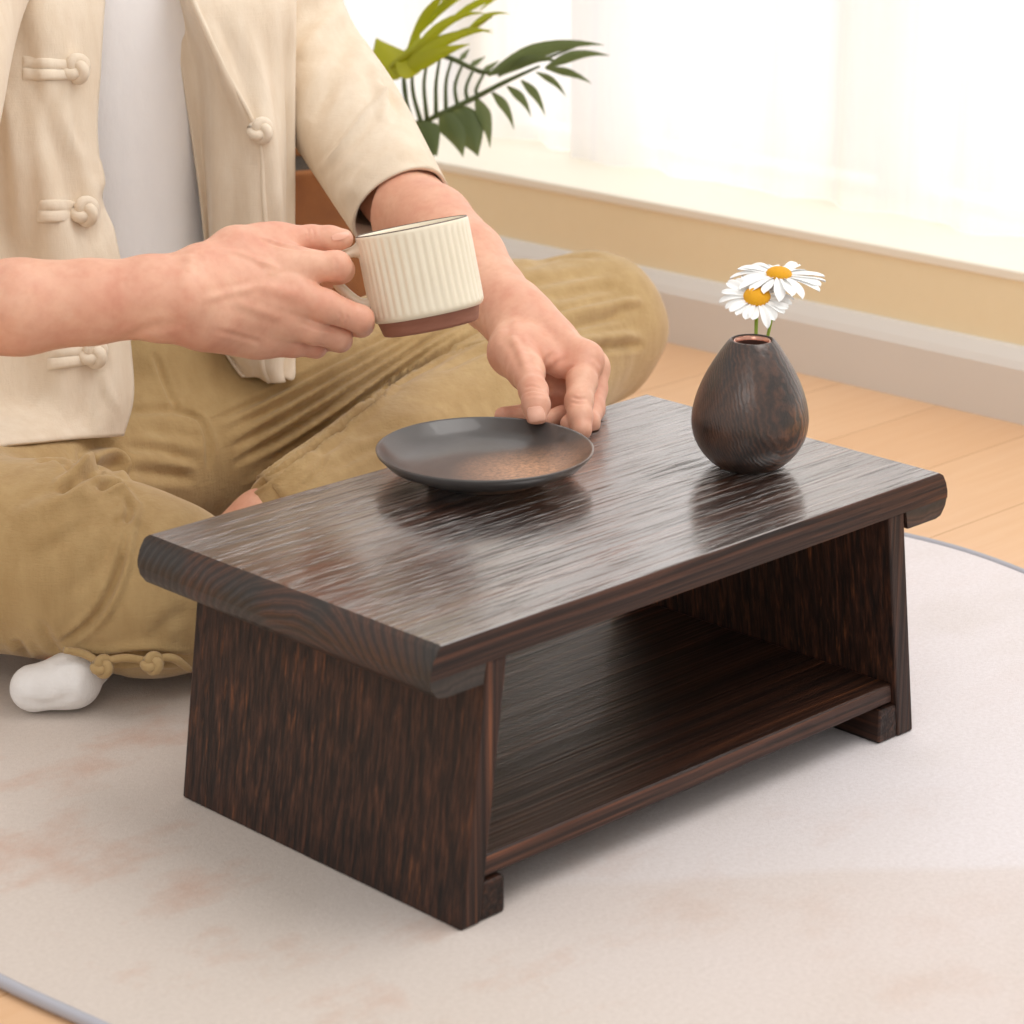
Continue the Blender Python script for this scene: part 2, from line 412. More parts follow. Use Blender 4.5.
# ------------------------------------------------------------------ vase with daisies
def vase_mat():
    n = N('turned burnt wood')
    dist = n.noise(n.map((18, 18, 12)), 1, 3)
    w = n.wave(n.map((1, 1, 1), rot=(.25, .35, .2), loc=(.012, -.055, -.035)), 150, 5, 3, 'RINGS', 'X', 1.2)
    fine = n.noise(n.map((160, 160, 50)), 1.5, 4, .65)
    w = n.mix(.55, w, n.noise(n.map((70, 70, 26), rot=(.3, .2, 0)), 1.5, 5, .65)); w = n.rng(w, .2, .8, 0, 1)
    c = n.ramp(w, [(0, (.014, .010, .009)), (.5, (.034, .019, .014)), (1, (.085, .036, .020))])
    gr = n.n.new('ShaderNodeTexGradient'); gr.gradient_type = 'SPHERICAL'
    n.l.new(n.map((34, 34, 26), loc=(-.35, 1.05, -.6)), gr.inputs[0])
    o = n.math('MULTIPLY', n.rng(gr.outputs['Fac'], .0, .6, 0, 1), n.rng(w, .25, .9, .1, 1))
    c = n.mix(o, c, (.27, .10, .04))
    c = n.mix(n.rng(n.noise(n.map((22, 22, 14), loc=(7.3, 1, 2)), 1, 3), .5, .66, 0, .5), c, (.12, .048, .022))
    c = n.mix(n.rng(fine, .35, .6, .6, 0), c, (.006, .005, .005))
    n.set(base=c, rough=.30, spec=.8).bump(w, .22, .0007).bump(fine, .4, .0007); return n.m
VX, VY = .163, -.0355
vs = empty('bud_vase', (VX, VY, H+.0004), 'egg shaped dark wooden bud vase on the right of the tabletop', 'vase')
pr = [(0, 0), (.020, 0), (.0245, .0012), (.0300, .0055), (.0360, .0125), (.0408, .0215), (.0430, .032), (.0428, .041), (.0402, .053), (.0352, .066), (.0288, .078), (.0215, .0895), (.0178, .0945), (.0160, .0962), (.0146, .0958), (.0142, .093), (.0142, .085)]
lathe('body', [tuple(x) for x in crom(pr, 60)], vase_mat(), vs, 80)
COP = plain('copper rim', rgb(214, 160, 140), .25, metal=.8)
it = lathe('inner_tube', [(.0138, .0935), (.0140, .0950), (.0132, .0957), (.0124, .0952), (.0121, .0925)], COP, vs, 48)
lathe('bore', [(.0122, .0930), (.0120, .090), (.0120, .045), (0, .044)], plain('shaded bore', rgb(70, 38, 28), .8), vs, 48)  # shade of the hole put into the bore's colour
PET = N('white petal'); PET.set(base=PET.mix(PET.noise(PET.map((1, 1, 1)), 120, 2), (.93, .93, .92), (.86, .87, .86)), rough=.55, sss=.0)
PET = PET.m
DISC = N('yellow disc florets'); f_ = DISC.noise(DISC.map((1, 1, 1)), 1500, 2)
DISC.set(base=DISC.mix(f_, rgb(250, 196, 20), rgb(226, 140, 0)), rough=.7).bump(f_, .9, .0012); DISC = DISC.m
STEM = plain('daisy stem green', rgb(140, 165, 50), .5)
def daisy(head, foot, nrm, R, rd, npet, label, seed, droop):
    r = random.Random(seed)
    head = np.array(head); foot = np.array(foot); nrm = np.array(nrm, float); nrm /= np.linalg.norm(nrm)
    root = empty('daisy', foot, label, 'flower', 'daisies in the bud vase')
    off = head-foot
    u = np.cross(nrm, [0, 0, 1.0]); u /= np.linalg.norm(u); w = np.cross(nrm, u)
    mid = off*.55+np.array([.0015, 0, -.001])
    tube('stem', [(0, 0, 0), mid, off-nrm*.004], [.00135, .0013, .0016], STEM, root, 10, 14)
    tube('calyx', [off-nrm*.0055, off-nrm*.003, off-nrm*.0012], [.0018, .0045, .0062], STEM, root, 14, 8)
    # disc
    V = []; F = []; n = 28; prof = [(1, 0), (1.03, .14), (.95, .32), (.72, .5), (.4, .6), (0.12, .62)]
    for (a, h) in prof:
        for i in range(n):
            t = 2*PI*i/n; V.append(off+rd*a*(math.cos(t)*u+math.sin(t)*w)+nrm*rd*(h-.1))
    for k in range(len(prof)-1):
        for i in range(n): F.append((k*n+i, k*n+(i+1) % n, (k+1)*n+(i+1) % n, (k+1)*n+i))
    F.append(tuple(range((len(prof)-1)*n, len(prof)*n)))
    fixn(mesh('disc', V, F, DISC, root))
    for k in range(npet):
        a = 2*PI*(k+r.uniform(-.22, .22))/npet
        L = R*r.uniform(.88, 1.05)-rd*.7; wd = R*r.uniform(.115, .15)
        d = math.cos(a)*u+math.sin(a)*w; s = -math.sin(a)*u+math.cos(a)*w
        dr = droop*r.uniform(.2, 1.3)+(.0 if k % 2 else .06); tw = r.uniform(-.25, .25)
        G = []
        for i, q in enumerate(np.linspace(0, 1, 9)):
            hw = wd*(.38+.62*math.sin(min(1, q*1.25)*PI/2))*(1 if q < .8 else math.sqrt(max(.03, 1-((q-.8)/.2)**2)*.92+.0))
            row = []
            for t in (-1, -.5, 0, .5, 1):
                z = .0018*(1-abs(t))*(-1)+.0004*(1 if abs(t) == .5 else 0)+(.10-dr*q*q)*L*q*1.0
                row.append(off+d*(rd*.7+L*q-(.0012 if (q == 1 and t in (-.5, .5)) else 0))+s*hw*t*1.0+nrm*(z+tw*hw*t-.0006*(k % 2)))
            G.append(row)
        o = grid('petal', G, PET, root); solid(o, .0004); subsurf(o, 1)
    return root
camn = -FW
hz = H+.0004
dA = at(779, 274, 2.004); dB = at(757, 296.5, 1.985)
daisy(dB, (VX-.0045, VY-.004, H+.052), camn*.42+np.array([-.10, -.05, .85]), .0285, .0098, 21, 'lower daisy in the bud vase, its yellow disc nearer the vase mouth', 5, .25)
lf_ = D.objects['daisy']
LA, LB = dB+RT*.0085-UP*.010+FW*.004, dB+RT*.0135-UP*.019+FW*.004
grid('leaf', np.array([[LA+(LB-LA)*q+RT*(.0016*math.sin(PI*min(1, q+.08))*t)+UP*(.002*math.sin(PI*q)) for t in (-1, 0, 1)] for q in np.linspace(0, 1, 7)])-np.array(lf_.location), STEM, lf_)
daisy(dA, (VX+.0045, VY+.0005, H+.052), camn*.16+np.array([.05, .0, .95]), .0365, .0095, 21, 'upper daisy in the bud vase, larger and tilted back', 9, .3)

# ------------------------------------------------------------------ light
w = D.worlds.new('world'); bpy.context.scene.world = w; w.use_nodes = True
w.node_tree.nodes['Background'].inputs[0].default_value = (1.0, .965, .93, 1); w.node_tree.nodes['Background'].inputs[1].default_value = .76
def area(name, loc, tgt, sx, sy, power, col=(1, 1, 1)):
    l = D.lights.new(name, 'AREA'); l.shape = 'RECTANGLE'; l.size = sx; l.size_y = sy; l.energy = power; l.color = col
    o = D.objects.new(name, l); COL.objects.link(o); o.location = loc
    d = Vector(tgt)-Vector(loc); o.rotation_euler = d.to_track_quat('-Z', 'Z').to_euler(); return o
area('window_light', (1.75, .55, 1.1), (0, .4, .75), 4.4, 3.0, 64, (1, .985, .96))
area('room_light', (.7, -.7, 2.4), (0, .15, .15), 1.5, 1.5, 27, (1, .97, .94))
area('lamp_light', (-1.5, -1.0, 1.5), (.1, .1, .25),   .7, .9, 4.5, (1, .97, .94))
vs_ = bpy.context.scene.view_settings; vs_.view_transform = 'Standard'; vs_.look = 'None'; vs_.exposure = 0.08
bpy.context.scene.cycles.use_denoising = True
bpy.context.scene.cycles.max_bounces = 8; bpy.context.scene.cycles.transparent_max_bounces = 12

# ================================================================== soft shapes grown from distance fields
def smin(a, b, k):
    h = np.maximum(k-np.abs(a-b), 0)/k
    return np.minimum(a, b)-h*h*k*.25
class Field:
    def __init__(s, lo, hi, res):
        s.lo = np.array(lo, float); s.res = res
        s.n = np.ceil((np.array(hi)-s.lo)/res).astype(int)+1
        s.ax = [(s.lo[i]+np.arange(s.n[i])*res).astype(np.float32) for i in range(3)]
        s.D = np.full(tuple(s.n), .5, np.float32)
    def sub(s, lo, hi):
        i0 = np.maximum(0, np.floor((np.array(lo)-s.lo)/s.res).astype(int)); i1 = np.minimum(s.n, np.ceil((np.array(hi)-s.lo)/s.res).astype(int)+1)
        i1 = np.maximum(i1, i0)
        sl = tuple(slice(a, b) for a, b in zip(i0, i1))
        return sl, (s.ax[0][sl[0]][:, None, None], s.ax[1][sl[1]][None, :, None], s.ax[2][sl[2]][None, None, :])
    def _cap(s, X, a, b, ra, rb):
        x, y, z = X; d = np.array(b)-np.array(a); L2 = float(d@d)+1e-12
        t = np.clip(((x-a[0])*d[0]+(y-a[1])*d[1]+(z-a[2])*d[2])/L2, 0, 1).astype(np.float32)
        return np.sqrt((x-a[0]-t*d[0])**2+(y-a[1]-t*d[1])**2+(z-a[2]-t*d[2])**2)-(ra+(rb-ra)*t)
    def cap(s, a, b, ra, rb=None, k=.01):
        rb = ra if rb is None else rb; a = np.array(a); b = np.array(b); m = max(ra, rb)+k+.012
        sl, X = s.sub(np.minimum(a, b)-m, np.maximum(a, b)+m)
        s.D[sl] = smin(s.D[sl], s._cap(X, a, b, ra, rb), k); return s
    def path(s, P, R, k=.01):
        for i in range(len(P)-1): s.cap(P[i], P[i+1], R[i], R[i+1], k)
        return s
    def ell(s, c, r, k=.01, rot=None):
        c = np.array(c, float); m = max(r)+k+.02
        sl, (x, y, z) = s.sub(c-m, c+m); x, y, z = x-c[0], y-c[1], z-c[2]
        if rot is not None:
            M = np.array(rot); x, y, z = [M[i][0]*x+M[i][1]*y+M[i][2]*z for i in range(3)]
        q = np.sqrt((x/r[0])**2+(y/r[1])**2+(z/r[2])**2)+1e-6
        g = np.sqrt((x/r[0]**2)**2+(y/r[1]**2)**2+(z/r[2]**2)**2)+1e-6
        s.D[sl] = smin(s.D[sl], (q*(q-1)/g).astype(np.float32), k); return s
    def cut(s, c, r, k=.004):
        c = np.array(c, float); sl, (x, y, z) = s.sub(c-r-k-.01, c+r+k+.01)
        d = np.sqrt((x-c[0])**2+(y-c[1])**2+(z-c[2])**2)-r
        s.D[sl] = -smin(-s.D[sl], d.astype(np.float32), k); return s
    def fingers(s, chains, k=.008, kj=.003):
        base = s.D.copy()
        for P, R in chains:
            P = [np.array(p) for p in P]; lo = np.min(P, 0)-max(R)-k-.012; hi = np.max(P, 0)+max(R)+k+.012
            sl, X = s.sub(lo, hi); f = None
            for i in range(len(P)-1):
                c = s._cap(X, P[i], P[i+1], R[i], R[i+1]); f = c if f is None else smin(f, c, kj)
            s.D[sl] = np.minimum(s.D[sl], smin(base[sl], f, k))
        return s
    def nets(s):
        D_ = s.D; S = D_ < 0; n = D_.shape
        c = np.zeros(tuple(k-1 for k in n), np.int8)
        corners = [(i, j, k) for i in (0, 1) for j in (0, 1) for k in (0, 1)]
        def sh(A, o): return A[o[0]:n[0]-1+o[0], o[1]:n[1]-1+o[1], o[2]:n[2]-1+o[2]]
        for o in corners: c += sh(S, o)
        idx = np.argwhere((c > 0) & (c < 8)); m = len(idx)
        ids = np.full(c.shape, -1, np.int64); ids[tuple(idx.T)] = np.arange(m)
        acc = np.zeros((m, 3)); cnt = np.zeros(m)
        for a in corners:
            for d in range(3):
                if a[d] == 1: continue
                b = list(a); b[d] = 1
                va = D_[idx[:, 0]+a[0], idx[:, 1]+a[1], idx[:, 2]+a[2]]; vb = D_[idx[:, 0]+b[0], idx[:, 1]+b[1], idx[:, 2]+b[2]]
                x = (va < 0) != (vb < 0); t = np.where(x, va/(va-vb+1e-12), 0)
                p = np.array(a, float)[None, :].repeat(m, 0); p[:, d] += t
                acc[x] += p[x]; cnt[x] += 1
        V = s.lo+(idx+acc/cnt[:, None])*s.res
        Fs = []
        for d in range(3):
            e1, e2 = [(1, 2), (2, 0), (0, 1)][d]
            A = S[tuple(slice(0, n[q]-1) if q == d else slice(1, n[q]-1) for q in range(3))]
            B = S[tuple(slice(1, n[q]) if q == d else slice(1, n[q]-1) for q in range(3))]
            w = np.argwhere(A != B)
            if not len(w): continue
            flip = A[tuple(w.T)]
            w = w+np.array([0 if q == d else 1 for q in range(3)])
            def cell(o1, o2):
                q = w.copy(); q[:, e1] -= o1; q[:, e2] -= o2; return ids[tuple(q.T)]
            Q = np.stack([cell(1, 1), cell(0, 1), cell(0, 0), cell(1, 0)], 1)
            Q[~flip] = Q[~flip][:, ::-1]
            Fs.append(Q)
        return V, np.vstack(Fs)
def smooth(V, F, it=4, lam=.5, mu=-.52):
    E_ = np.vstack([F[:, [0, 1]], F[:, [1, 2]], F[:, [2, 3]], F[:, [3, 0]]]); n = len(V)
    deg = np.bincount(E_[:, 0], minlength=n)+np.bincount(E_[:, 1], minlength=n)
    for _ in range(it):
        for l in (lam, mu):
            S_ = np.stack([np.bincount(E_[:, 0], V[E_[:, 1], d], n)+np.bincount(E_[:, 1], V[E_[:, 0], d], n) for d in range(3)], 1)
            V = V+l*(S_/deg[:, None]-V)
    return V
def vnorm(V, F):
    fn = np.cross(V[F[:, 2]]-V[F[:, 0]], V[F[:, 3]]-V[F[:, 1]]); N_ = np.zeros_like(V)
    for k in range(F.shape[1]):
        for d in range(3): N_[:, d] += np.bincount(F[:, k], fn[:, d], len(V))
    return N_/(np.linalg.norm(N_, axis=1)[:, None]+1e-12)
def strokes(V, F, L):
    """press folds and creases into a surface; each stroke is a line over the surface seen from the front, its depth and its width"""
    bvh = BVHTree.FromPolygons([tuple(v) for v in V], [tuple(f) for f in F]); N_ = vnorm(V, F); disp = np.zeros(len(V)); C0 = Vector(CAM)
    for pts, amp, w in L:
        X = crom(np.array(pts, float), max(12, len(pts)*8)) if len(pts) > 1 else np.array(pts, float)
        hit = []
        for q in X:
            d = Vector(at(q[0], q[1], 1)-CAM).normalized(); h = bvh.ray_cast(C0, d)
            if h[0] is not None: hit.append(np.array(h[0]))
        if len(hit) < 2: continue
        hit = np.array(hit); cut = 4*w
        lo, hi = hit.min(0)-cut, hit.max(0)+cut
        sel = np.where(np.all((V > lo) & (V < hi), 1))[0]; P = V[sel]
        best = np.full(len(sel), 1e9); tt = np.zeros(len(sel)); m = len(hit)-1
        for i in range(m):
            a, b = hit[i], hit[i+1]; ab = b-a; l2 = ab@ab+1e-12
            if l2 > .018**2: continue
            t = np.clip((P-a)@ab/l2, 0, 1); dd = np.linalg.norm(P-a-t[:, None]*ab, axis=1)
            u = dd < best; best[u] = dd[u]; tt[u] = (i+t[u])/m
        fade = np.clip(np.minimum(tt, 1-tt)*5, 0, 1)**.7
        g = best/w
        disp[sel] += amp*fade*(np.exp(-g*g)-.38*np.exp(-((g-1.9)/.9)**2))
    return V+N_*disp[:, None]
def np_mesh(name, V, F, mat, parent=None): return mesh(name, V, F.tolist() if hasattr(F, 'tolist') else F, mat, parent)

# ------------------------------------------------------------------ cloth and skin
def skin_mat():
    n = N('skin'); a = n.noise(n.map((1, 1, 1)), 28, 3); f = n.noise(n.map((1, 1, 1)), 520, 3, .6); f2 = n.noise(n.map((1, 1, 1)), 110, 3, .6)
    c = n.mix(n.rng(a, .35, .7, 0, 1), rgb(229, 180, 153), rgb(217, 156, 131))
    c = n.mix(n.rng(f2, .4, .7, 0, .25), c, rgb(196, 122, 100))
    n.set(base=c, rough=.48, spec=.4, sss=.12, ssss=.006, sssr=(1, .35, .2)).bump(f, .12, .0006).bump(f2, .1, .0012); return n.m
SKIN = skin_mat(); NAIL = plain('fingernail', rgb(232, 178, 154), .3)
def linen(name, c1, c2, weave=1500, strength=.25, slub=.5):
    n = N(name)
    a = n.noise(n.map((1, 1, .06)), weave*.7, 2); b = n.noise(n.map((.06, .06, 1)), weave*.7, 2); s = n.noise(n.map((1, 1, .25)), 70, 4, .6)
    cl = n.noise(n.map((1, 1, 1)), 16, 3)
    w = n.math('ADD', a, b)
    c = n.mix(n.rng(s, .35, .7, 0, slub), c1, c2); c = n.mix(n.rng(cl, .4, .7, 0, .3), c, c2)
    n.set(base=c, rough=.9, spec=.15, sheen=.25, sheenr=.5).bump(w, strength, .0008).bump(cl, .35, .004).bump(n.noise(n.map((1, 1, .5)), 55, 4, .6), .3, .003); return n.m
LINEN = linen('natural linen', rgb(234, 220, 200), rgb(216, 196, 170)); LINEN.use_backface_culling = False
LINEN2 = linen('natural linen facing', rgb(236, 223, 204), rgb(220, 202, 178))
TEE = linen('white cotton jersey', rgb(249, 247, 246), rgb(240, 238, 239), 1800, .1, .3)
KHAKI = linen('khaki crepe cotton', rgb(188, 160, 114), rgb(168, 138, 92), 900, .35, .6)
def crepe(m):
    t = m.node_tree; b = t.nodes['Principled BSDF']; old = b.inputs['Normal'].links[0].from_socket
    tc = t.nodes.new('ShaderNodeTexCoord'); mp = t.nodes.new('ShaderNodeMapping'); mp.inputs['Scale'].default_value = (.6, .6, 1.5); mp.inputs['Rotation'].default_value = (.3, .2, 0)
    nz = t.nodes.new('ShaderNodeTexNoise'); nz.inputs['Scale'].default_value = 210; nz.inputs['Detail'].default_value = 3; nz.inputs['Distortion'].default_value = 1.2
    t.links.new(tc.outputs['Object'], mp.inputs[0]); t.links.new(mp.outputs[0], nz.inputs['Vector'])
    bp = t.nodes.new('ShaderNodeBump'); bp.inputs['Strength'].default_value = .45; bp.inputs['Distance'].default_value = .0014
    t.links.new(nz.outputs['Fac'], bp.inputs['Height']); t.links.new(old, bp.inputs['Normal']); t.links.new(bp.outputs[0], b.inputs['Normal'])
crepe(KHAKI)
SOCK = linen('white sock knit', rgb(244, 242, 240), rgb(226, 222, 218), 700, .5, .4)

# ------------------------------------------------------------------ person: skin
A = at
ER = A(-100, 316, 1.95); WR = A(182, 299, 1.915); SR = np.array([-.085, .62, .55])
EL = A(397, 192, 2.362); WL = A(512, 318, 2.165); SL = np.array([.265, .66, .56])
def arm_R():
    f = Field(np.array([-.375, .13, .27]), np.array([-.015, .36, .42]), .00125)
    f.path([A(-60, 310, 1.91), A(20, 307, 1.90), A(90, 302, 1.91), A(150, 298, 1.915), WR], [.0345, .0335, .0298, .0282, .0276], .006)
    f.cap(A(150, 285, 1.92), A(196, 276, 1.93), .016, .0155, .015)           # radius side of the wrist
    f.cap(A(165, 318, 1.915), A(205, 322, 1.925), .0155, .0165, .012)
    mc = [A(286, 266, 1.958), A(290, 294, 1.953), A(282, 317, 1.957), A(268, 336, 1.966)]
    st = [A(200, 276, 1.93), A(200, 292, 1.925), A(200, 306, 1.925), A(203, 322, 1.93)]
    for a, b, r0, r1 in zip(st, mc, (.0175, .0175, .017, .0165), (.0138, .0142, .013, .0115)): f.cap(a, b, r0, r1, .016)
    for a, b in zip(mc[:-1], mc[1:]): f.cap(a+FW*.007, b+FW*.007, .0125, .0115, .012)
    f.cap(A(205, 325, 1.945), A(252, 338, 1.962), .0165, .014, .014)         # heel of the hand
    f.path([A(206, 268, 1.94), A(236, 252, 1.955), A(272, 241, 1.972)], [.0165, .0162, .0125], .014)   # thumb root
    f.cap(A(240, 262, 1.955), A(276, 256, 1.965), .0135, .011, .012)
    f.fingers([
        ([A(262, 242, 1.968), A(286, 240, 1.976), A(312, 239.5, 1.985), A(330, 239.5, 1.986), A(343, 239, 1.985)], [.0125, .0112, .0103, .0098, .0076]),
        ([mc[0], A(310, 266.5, 1.958), A(336.5, 266, 1.962), A(341, 270, 1.985), A(330, 277, 2.002)], [.0132, .0118, .0107, .0095, .0085]),
        ([mc[1], A(325, 306, 1.953), A(360, 319, 1.962), A(361, 324, 1.985), A(338, 326, 2.005)], [.0138, .0118, .0098, .0092, .0082]),
        ([mc[2], A(312, 329, 1.962), A(338, 337.5, 1.975), A(340, 340, 1.994), A(322, 341, 2.008)], [.0128, .0108, .0092, .0086, .0078]),
        ([mc[3], A(292, 343.5, 1.974), A(314, 346, 1.985), A(316, 347, 2.0), A(302, 347, 2.012)], [.0115, .0098, .0082, .0078, .007]),
    ], .009, .004)
    V, F = f.nets(); V = smooth(V, F, 3)
    V = strokes(V, F, [
        ([(259, 239), (275, 244), (292, 248), (312, 249.5)], -.0012, .0016),
        ([(307, 228), (309, 233), (308, 238)], -.0007, .0012), ([(312, 228), (313.5, 234), (312, 240)], -.0006, .0012), ([(303, 229), (304.5, 234), (303.5, 239)], -.0004, .0012),
        ([(298, 322), (318, 328), (338, 331)], -.0008, .0014), ([(290, 343), (310, 344), (324, 345)], -.0007, .0013),
        ([(339, 312), (341, 318), (339, 325)], -.0005, .0012), ([(346, 314), (347.5, 320), (345.5, 326)], -.0005, .0012),
        ([(334, 257), (336, 264), (335, 273)], -.0003, .0013),
        ([(262, 258), (270, 266), (272, 276)], .0009, .004), ([(258, 286), (282, 291), (300, 297)], .0008, .004), ([(230, 300), (262, 312), (282, 319)], .0006, .003),
        ([(215, 330), (245, 338), (262, 343)], -.0006, .002), ([(120, 340), (150, 328), (185, 322)], -.0008, .004), ([(186, 254), (192, 262), (188, 272)], .001, .004),
        ([(210, 250), (238, 252), (262, 262), (284, 270)], .0008, .0025), ([(200, 300), (235, 292), (262, 286)], .0005, .0025)])
    return V, F
def arm_L():
    f = Field(np.array([.045, .055, .195]), np.array([.275, .43, .375]), .00125)
    f.path([A(393, 203, 2.345), A(431, 227, 2.290), A(465, 262, 2.235), A(492, 295, 2.195), WL], [.0372, .0364, .0342, .0288, .0266], .006)
    f.cap(A(520, 308, 2.17), A(550, 338, 2.15), .0185, .0165, .015)
    mc = [A(585, 360, 2.117), A(590, 368, 2.143), A(588, 376, 2.163), A(580, 382, 2.178)]
    st = [A(528, 322, 2.15), A(530, 324, 2.165), A(528, 330, 2.18), A(522, 338, 2.19)]
    for a, b, r0, r1 in zip(st, mc, (.0175, .0175, .017, .016), (.0128, .0128, .012, .011)): f.cap(a, b, r0, r1, .014)
    for a, b in zip(mc[:-1], mc[1:]): f.cap(a, b, .0115, .0105, .01)
    f.path([A(512, 335, 2.145), A(513, 352, 2.115), A(526, 371, 2.082)], [.0175, .0172, .0135], .014)
    f.cap(A(530, 345, 2.12), A(560, 368, 2.112), .0125, .0085, .012)       # web between thumb and forefinger
    f.cap(A(545, 372, 2.145), A(572, 392, 2.150), .0125, .011, .01)         # ball of the thumb and palm in shadow
    f.fingers([
        ([A(520, 360, 2.10), A(527, 374, 2.075), A(533.5, 391, 2.045), A(536, 405, 2.030), A(536.5, 417, 2.0235)], [.0142, .0122, .0108, .0103, .0078]),
        ([mc[0], A(582, 382, 2.098), A(579, 402, 2.080), A(580, 417, 2.068), A(582, 430, 2.060)], [.0128, .0118, .0107, .0094, .0078]),
        ([mc[1], A(593, 389, 2.13), A(592, 409, 2.112), A(588, 423, 2.085), A(570, 424, 2.072)], [.0128, .0112, .0098, .0088, .0078]),
        ([mc[2], A(590, 392, 2.148), A(582, 409, 2.13), A(562, 417, 2.103), A(546, 420, 2.090)], [.012, .0102, .009, .0082, .0075]),
        ([mc[3], A(572, 395, 2.16), A(555, 407, 2.142), A(528, 413.5, 2.117), A(503, 415.5, 2.098)], [.0108, .0094, .0084, .0078, .0068]),
    ], .008, .004)
    V, F = f.nets(); V = smooth(V, F, 3)
    on_top = (V[:, 1] < .1508) & (V[:, 2] < H+.0008); V[on_top, 2] = H+.0008      # fingertips rest flat on the tabletop
    rr = np.hypot(V[:, 0]-PX, V[:, 1]-PY); inn = rr < .0803; hi_ = inn & (V[:, 2] > H+.0150) & (V[:, 2] < H+.0228); V[hi_, 2] = H+.0228
    lo_ = inn & (V[:, 2] <= H+.0150); k_ = .0803/rr[lo_]; V[lo_, 0] = PX+(V[lo_, 0]-PX)*k_; V[lo_, 1] = PY+(V[lo_, 1]-PY)*k_
    V = strokes(V, F, [
        ([(524, 388), (532, 386), (543, 389)], -.0006, .0012), ([(524, 393), (533, 390.5), (545, 393)], -.0007, .0012), ([(526, 397), (535, 395), (546, 397)], -.0004, .0012),
        ([(571, 397), (579, 399), (587, 398)], -.0006, .0013), ([(571, 402), (579, 404), (586, 403)], -.0005, .0013),
        ([(545, 366), (547, 360), (556, 352)], -.0008, .0022), ([(551, 372), (557, 364), (568, 357)], -.0008, .0022), ([(563, 378), (567, 371), (574, 365)], -.0009, .002),
        ([(512, 336), (520, 352), (528, 372)], .0012, .003), ([(505, 318), (508, 330), (500, 344)], -.0008, .004), ([(590, 360), (596, 366), (600, 372)], .0008, .003)])
    return V, F
def body_rest():
    f = Field(np.array([-.42, .12, -.002]), np.array([.74, .86, 1.02]), .006)
    P = np.array
    f.ell((.105, .67, .14), (.15, .10, .12), .03); f.ell((.105, .665, .30), (.12, .072, .14), .05); f.ell((.1, .655, .45), (.135, .074, .13), .05)
    f.cap((-.05, .64, .545), (.26, .655, .55), .045, .045, .05); f.cap((.105, .65, .52), (.11, .63, .68), .055, .048, .04)
    f.path([SR, ER+P([.03, .06, .03]), ER, A(-70, 308, 1.91)], [.045, .040, .034, .033], .006); f.path([SL, A(292, 30, 2.44), A(345, 118, 2.40), EL, A(424, 216, 2.312)], [.043, .040, .038, .034, .031], .006)
    f.path([P([.19, .66, .09]), A(597, 328, 2.70)], [.065, .052], .02); f.path([A(597, 328, 2.70), A(420, 440, 2.40), A(268, 530, 2.26)], [.05, .040, .033], .02)
    f.path([P([.02, .64, .09]), P([-.20, .44, .10]), P([-.05, .31, .06])], [.072, .05, .036], .02)
    f.path([A(268, 530, 2.26), A(225, 565, 2.25), P([-.03, .42, .04])], [.034, .032, .032], .015)
    f.path([P([-.03, .42, .04]), P([-.12, .385, .032]), A(56, 684, 2.065)], [.03, .026, .018], .015)
    f.path([P([-.05, .31, .06]), P([.02, .24+.06, .045]), P([.14, .33, .03])], [.036, .034, .022], .015)
    h = P([.108, .605, .765])
    f.ell(h+P([0, .012, .035]), (.074, .092, .088), .03); f.ell(h+P([0, -.022, -.05]), (.055, .062, .066), .03)
    f.cap(h+P([0, -.082, .01]), h+P([0, -.098, -.018]), .008, .012, .012); f.cap(h+P([-.03, -.068, .028]), h+P([.03, -.068, .028]), .014, .014, .012)
    f.cap(h+P([-.017, -.077, -.052]), h+P([.017, -.077, -.052]), .0075, .0075, .008)
    for s_ in (-1, 1): f.ell(h+P([s_*.078, .015, .0]), (.010, .02, .033), .006); f.cut(h+P([s_*.032, -.088, .012]), .014, .01)
    V, F = f.nets(); V = smooth(V, F, 4); return V, F
parts = [body_rest(), arm_R(), arm_L()]
VV = np.vstack([p[0] for p in parts]); o_ = 0; FF = []
for V, F in parts: FF.append(F+o_); o_ += len(V)
man = np_mesh('person', VV, np.vstack(FF), SKIN)
tag(man, 'person sitting cross-legged behind the table in linen jacket, holding a mug and a plate rim', 'person')
BVH_SKIN = BVHTree.FromPolygons([tuple(v) for v in VV], [tuple(f) for F in FF for f in F])
def on(bvh, u, v):
    d = Vector(at(u, v, 1)-CAM).normalized(); h = bvh.ray_cast(Vector(CAM), d); return (np.array(h[0]), np.array(h[1])) if h[0] else (None, None)
def nail(name, poly, lift=.0004):
    """poly: outline (u, v) of the nail: two sides, base to tip"""
    G = []
    for (l, r) in poly:
        row = []
        for t in np.linspace(0, 1, 9):
            q = np.array(l)*(1-t)+np.array(r)*t; p, n_ = on(BVH_SKIN, *q)
            if p is None: return
            row.append(p+n_*lift)
        G.append(row)
    G = np.array(G); c = G.mean((0, 1))
    G = np.array([crom(G[:, j], 9) for j in range(9)]).transpose(1, 0, 2)
    o = grid(name, G, NAIL, man); solid(o, .0005, 0); subsurf(o, 1); return o
nail('thumbnail', [((528.5, 407.5), (540, 406)), ((527.5, 411), (543, 409)), ((528, 416), (544.5, 414)), ((529, 420), (545, 418)), ((530.5, 422.5), (544.5, 420.5))])
nail('thumbnail', [((331, 236.5), (332, 240.5)), ((336, 233.8), (336, 240.8)), ((343, 232.5), (343, 239.5)), ((349, 231.8), (349.5, 236))])
